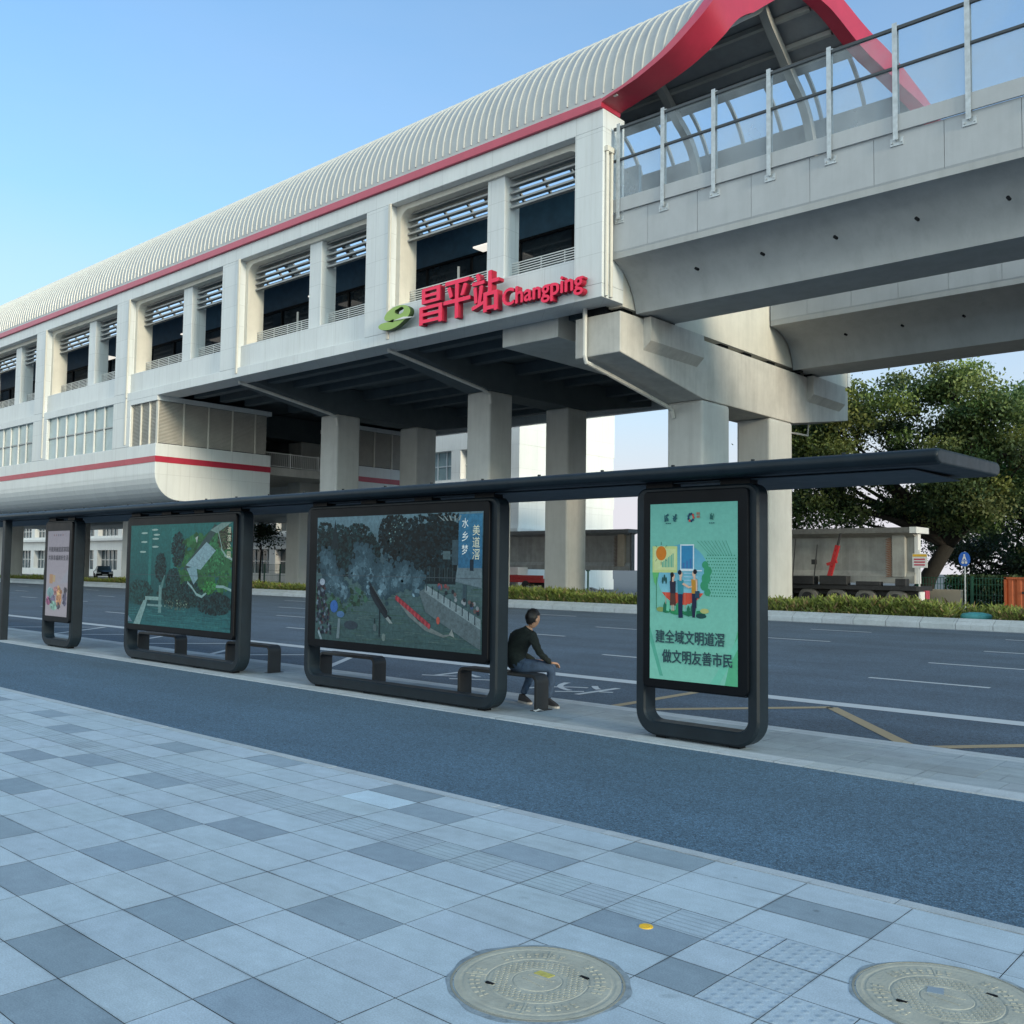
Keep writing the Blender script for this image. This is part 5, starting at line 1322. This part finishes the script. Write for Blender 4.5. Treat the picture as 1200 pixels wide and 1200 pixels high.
tl = thing('beam_trailer', 'low multi-axle black trailer carrying the concrete bridge beam', 'trailer', (-22, 47.2, 0))
m = MB(); m.box(-31.2, -15.9, 46.1, 48.3, .98, 1.20); m.box(-31.2, -15.9, 46.5, 47.9, .72, .98); m.build('deck', M['deckblack'], tl, bevel=.02)
for k in range(10):
    x = -16.9 - 1.46 * k
    m = MB()
    for y0 in (46.15, 47.75):
        cyl = lambda r_, yy: [(x + r_ * math.cos(a), yy, .53 + r_ * math.sin(a)) for a in [j * 2 * math.pi / 26 for j in range(26)]]
        m.solid([cyl(.36, y0), cyl(.50, y0 + .02), cyl(.53, y0 + .08), cyl(.53, y0 + .42), cyl(.50, y0 + .48)], 0)
    ty_ = m.build('tyre', M['wheelgrey'], tl)
    m = MB(); m.solid([cyl(.30, 46.11), cyl(.30, 46.2)], 0); m.solid([cyl(.12, 46.05), cyl(.14, 46.12)], 0); m.build('rim', M['deckblack'], ty_)
m = MB(); m.box(-20.6, -19.2, 46.0, 46.5, 1.2, 1.65); m.box(-22.3, -20.9, 46.0, 46.6, 1.2, 1.62); m.box(-18.8, -17.6, 46.1, 46.5, 1.2, 1.4); m.box(-16.9, -16.4, 46.1, 46.6, 1.2, 1.55); build_each(m, 'packing_block', M['deckblack'], tl, bevel=.03)
m = MB(); m.box(-15.88, -15.8, 46.3, 46.9, .55, .95); m.build('number_plate', M['white'], tl)
m = MB(); m.box(-15.88, -15.78, 47.0, 47.5, .6, 1.0); m.build('tail_lamp', M['redpink'], tl)
hk = thing('chain_hoist', 'red lever hoist with hanging chains against the concrete beam', 'hoist', (-19.9, 46.2, 1.6))
m = MB(); m.bar((-20.15, 46.2, 1.62), (-19.72, 46.2, 3.15), .16, .20); m.bar((-20.25, 46.15, 2.2), (-19.75, 46.15, 2.35), .14, .14); m.build('lever_body', M['redcar'], hk)
m = MB(); m.tube([(-19.72, 46.2, 3.15), (-19.55, 46.2, 3.75)], .06, 6)
for x, z in ((-20.95, 3.2), (-22.1, 3.5)): m.tube([(x + .15, 46.25, z), (x, 46.2, 1.6)], .03, 5)
m.box(-21.05, -20.85, 46.1, 46.3, 2.2, 2.45); m.build('chain', M['deckblack'], hk)
sb = thing('notice_board', 'white notice board with red and yellow text rows hung at the beam end', 'sign', (-15.8, 46.2, 2.1))
m = MB(); m.box(-16.12, -15.44, 46.2, 46.24, 2.08, 2.74); m.build('panel', M['white'], sb)
m = MB(); m.box(-15.86, -15.80, 46.25, 46.31, 1.2, 2.9); m.build('post', M['rail'], sb)
m = MB()
for k in range(3): m.box(-16.04, -15.54, 46.188, 46.196, 2.18 + .13 * k, 2.25 + .13 * k)
m.build('red_row', M['redpink'], sb)
m = MB(); m.box(-16.10, -15.46, 46.188, 46.196, 2.60, 2.71); m.build('yellow_row', M['yellow'], sb)
bs = thing('road_sign', 'round blue road sign with white cycle and walker on grey pole', 'road sign', (-14.03, 47, 0))
m = MB(); m.tube([(-14.03, 47, -.1), (-14.03, 47, 2.85)], .035, 8); m.build('pole', M['galv'], bs)
m = MB(); c_ = lambda r_, y: [(-14.03 + r_ * .84 * math.cos(a), y, 2.50 + r_ * 1.12 * math.sin(a)) for a in [j * 2 * math.pi / 28 for j in range(28)]]
m.solid([c_(.30, 46.94), c_(.30, 46.96)]); m.build('disc', M['blue'], bs)
m = MB(); c2_ = lambda cx, cz, r_, y: [(cx + r_ * math.cos(a), y, cz + r_ * math.sin(a)) for a in [j * 2 * math.pi / 14 for j in range(14)]]
m.solid([c2_(-14.03, 2.69, .04, 46.925), c2_(-14.03, 2.69, .04, 46.938)]); m.py([(-14.07, 2.64), (-13.99, 2.64), (-13.94, 2.46), (-13.98, 2.46), (-14.03, 2.55), (-14.08, 2.46), (-14.12, 2.46)], 46.925, 46.938)
for cx in (-14.10, -13.96): m.solid([c2_(cx, 2.34, .055, 46.925), c2_(cx, 2.34, .055, 46.938)])
m.py([(-14.15, 2.405), (-13.9, 2.405), (-13.9, 2.43), (-14.15, 2.43)], 46.925, 46.938); m.build('pictogram', M['white'], bs)
fn = thing('mesh_fence', 'dark green wire mesh fence behind the median at right', 'fence', (-14, 50, 0), 'green mesh fences')
def fence(fn, x0, x1, y, z1, step):
    m = MB(); x = x0
    while x < x1: m.box(x - .012, x + .012, y - .01, y + .01, 0, z1); x += step
    for z in (.2, .8, 1.3, z1 - .04): m.box(x0, x1, y - .012, y + .012, z, z + .025)
    m.build('mesh_panel', M['green'], fn)
    x = x0
    while x <= x1 + .1: m2 = MB(); m2.box(x - .05, x + .05, y - .05, y + .05, -.1, z1 + .06); m2.build('post', M['green'], fn); x += 2.6
fence(fn, -17.2, -3, 50, 1.65, .14)
f2 = thing('mesh_fence', 'green wire mesh fence seen between the two wide displays', 'fence', (-78, 52, 0), 'green mesh fences')
fence(f2, -86, -67, 54, 1.9, .2)
hd_n = 9000; HC = np.stack([rg.uniform(-17.5, -4, hd_n), rg.uniform(52, 53.6, hd_n), rg.uniform(-.1, 1, hd_n) ** .7 * 1.75], 1) if False else np.stack([rg.uniform(-16.6, -4, hd_n), rg.uniform(52, 53.6, hd_n), np.abs(rg.uniform(0, 1, hd_n)) ** .7 * 1.75], 1)
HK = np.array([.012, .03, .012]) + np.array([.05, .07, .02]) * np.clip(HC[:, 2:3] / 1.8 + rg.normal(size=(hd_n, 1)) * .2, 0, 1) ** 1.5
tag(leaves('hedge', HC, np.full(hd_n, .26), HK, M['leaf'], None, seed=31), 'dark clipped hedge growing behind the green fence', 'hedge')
oc = thing('container', 'orange corrugated metal container by the fence at right edge', 'container', (-11, 49, 0))
m = MB(); x = -12.55
while x < -6: m.pz([(x, 48.06), (x + .1, 48.0), (x + .24, 48.0), (x + .34, 48.06)], 0, 1.62); x += .36
m.box(-12.6, -6, 48.06, 49.6, -.1, 1.6); m.build('shell', M['orange'], oc)
m = MB(); m.box(-12.64, -12.54, 47.97, 48.08, -.1, 1.68); m.box(-12.64, -6, 47.97, 48.08, 1.60, 1.70); m.build('edge_frame', M['orange'], oc)
m = MB(); 
for x in (-11.9, -10.6): m.box(x, x + .12, 47.97, 47.99, .95, 1.05)
m.build('vent', M['deckblack'], oc)
bk = MB(); bk.box(-17.0, -14.9, 49.2, 49.6, -.1, 1.05); tag(bk.build('concrete_block', M['beige'], bevel=.03), 'low beige concrete block behind the trailer tail', 'block')
# materials under the second beam
fl = thing('flatbed_truck', 'red flatbed truck under the left concrete beam', 'truck', (-49, 56, 0))
m = MB(); m.box(-54.5, -46.3, 55.2, 57.2, .75, 1.05); m.box(-54.5, -46.3, 55.2, 55.3, 1.05, 1.3); m.build('bed', M['redcar'], fl, bevel=.02)
for x in (-53, -51.7, -48): 
    m = MB(); cyl = lambda r_, yy: [(x + r_ * math.cos(a), yy, .45 + r_ * math.sin(a)) for a in [j * 2 * math.pi / 20 for j in range(20)]]
    m.solid([cyl(.3, 55.15), cyl(.45, 55.2), cyl(.45, 57.1)], 0); m.build('wheel', M['rubber'], fl)
wc = MB(); wc.box(-54.6, -50.9, 57.6, 58.8, .3, 1.9); wc.box(-54.6, -50.9, 57.55, 57.6, 1.3, 1.4); tag(wc.build('storage_crate', M['white'], bevel=.04), 'white site crate behind the red flatbed truck', 'crate')
for k, (x, h) in enumerate(((-44.1, 1.75), (-43.1, 1.7), (-42.55, 1.8), (-41.9, 1.72))):
    m = MB(); m.tube([(x, 55, -.1), (x, 55, h)], .07, 6); m.box(x - .12, x + .12, 54.9, 55.1, h - .05, h + .03)
    o = m.build('prop', M['green']); tag(o, 'green steel prop standing under the left concrete beam', 'prop', 'green props under the left beam')
rb_ = MB(); rr_ = random.Random(3)
for _ in range(70):
    x = rr_.uniform(-45.5, -38.5); y = rr_.uniform(50, 53); z = rr_.uniform(0, .5); s_ = rr_.uniform(.15, .5); a = rr_.uniform(0, 3)
    d = Vector((math.cos(a), math.sin(a), rr_.uniform(-.3, .5))) * s_; rb_.bar(Vector((x, y, z)) - d, Vector((x, y, z)) + d, s_ * .5, s_ * .25)
tag(rb_.build('rubble', plain('grey_rubble', (.26, .28, .28), .9, var=.3)), 'heap of broken grey concrete behind the median plants', 'rubble', kind='stuff')

# white annex building beyond
ax = thing('annex_building', 'white low building with banded windows beyond the station columns', 'building', (-100, 66, 0))
BXR = -54.8; BY = 62.0
M['annex'] = panel_mat('annex_render', (.84, .84, .82), 2.4, 3.5, 0, 0, .1, .7)
wl = MB(); bands = [(-.1, .9), (3.6, 5.6), (7.6, 9.9), (12.6, 17.0)]
for z0, z1 in bands: wl.box(-190, BXR, BY, BY + 14, z0, z1)
x = BXR - 1.2
while x > -190: wl.box(x, min(BXR - .02, x + 1.2), BY + .02, BY + 1.0, .9, 12.6); x -= 7.2
wl.box(-190, BXR - .03, BY + .8, BY + 13.9, .9, 12.6)
wl.build('wall', M['annex'], ax)
m = MB(); m.box(-190, BXR + .35, BY - .5, BY + 14.3, 4.9, 5.25); m.box(-190, BXR + .3, BY - .35, BY + 14.3, 9.3, 9.6); m.build('cornice', M['white'], ax)
M['annexglass'] = plain('annex_glass', (.05, .08, .10), .1, var=.4, scale=.5)
M['paleglass'] = plain('annex_pale_glass', (.34, .42, .42), .15, var=.2, scale=.5)
x = BXR - 1.2; k = 0
while x > -170:
    for z0, z1, mt in ((.9, 3.6, 'annexglass'), (5.6, 7.6, 'annexglass'), (9.9, 12.6, 'paleglass')):
        m = MB(); m.box(x - 6.0, x, BY + .72, BY + .78, z0, z1); wd = m.build('window', M[mt], ax)
        m = MB()
        for j in range(6): m.box(x - 6.0 + 1.2 * j - .05 * (j > 0), x - 6.0 + 1.2 * j + .06, BY + .60, BY + .70, z0, z1)
        m.box(x - 6.0, x, BY + .61, BY + .71, (z0 + z1) / 2 - .05, (z0 + z1) / 2 + .05)
        m.build('frame', M['white'], wd)
    x -= 7.2; k += 1

# parked cars far left
def car(label, x, y, rz, first=None):
    if first:
        c = copy_tree(first); c.location = (x, y, .0); c.rotation_euler = (0, 0, rz); c['label'] = label; return c
    t = thing('parked_car', label, 'car', (0, 0, 0), 'cars parked beyond the median')
    m = MB(); prof = [(-2.2, .35), (-2.25, .70), (-2.05, .88), (-1.1, .95), (1.2, .98), (2.1, .86), (2.25, .6), (2.2, .35)]
    L = lambda w_, sc=1: [(x_ * sc, w_, z_) for x_, z_ in prof]
    m.solid([L(-.80, .97), L(-.86), L(.86), L(.80, .97)]); m.build('body', M['carblack'], t, bevel=.04)
    m = MB(); r_ = [(-1.55, .93), (-.75, 1.42), (.65, 1.44), (1.45, .95)]
    m.solid([[(a, -.76, b) if b < 1 else (a, -.62, b) for a, b in r_], [(a, .76, b) if b < 1 else (a, .62, b) for a, b in r_]]); m.build('cabin_glass', M['annexglass'], t)
    m = MB(); m.box(-.75, .66, -.62, .62, 1.42, 1.47); m.build('roof', M['carblack'], t, bevel=.02)
    for sx in (-1.35, 1.35):
        for sy in (-.86, .70):
            m = MB(); cyl = lambda q, yy: [(sx + q * math.cos(a), yy, .32 + q * math.sin(a)) for a in [j * 2 * math.pi / 18 for j in range(18)]]
            m.solid([cyl(.32, sy), cyl(.32, sy + .18)]); m.build('wheel', M['rubber'], t)
    for sy in (-.62, .62): m = MB(); m.box(2.14, 2.24, sy - .2, sy + .2, .62, .76); m.build('headlight', M['white'], t)
    m = MB(); m.box(2.2, 2.27, -.25, .25, .42, .54); m.build('number_plate', M['white'], t)
    t.location = (x, y, 0); t.rotation_euler = (0, 0, rz); return t
c0 = car('black saloon car parked right of the pink poster display', -107.5, 50.5, R(-20))
car('dark car parked left of the pink poster display', -121.0, 50.5, R(-25), c0)
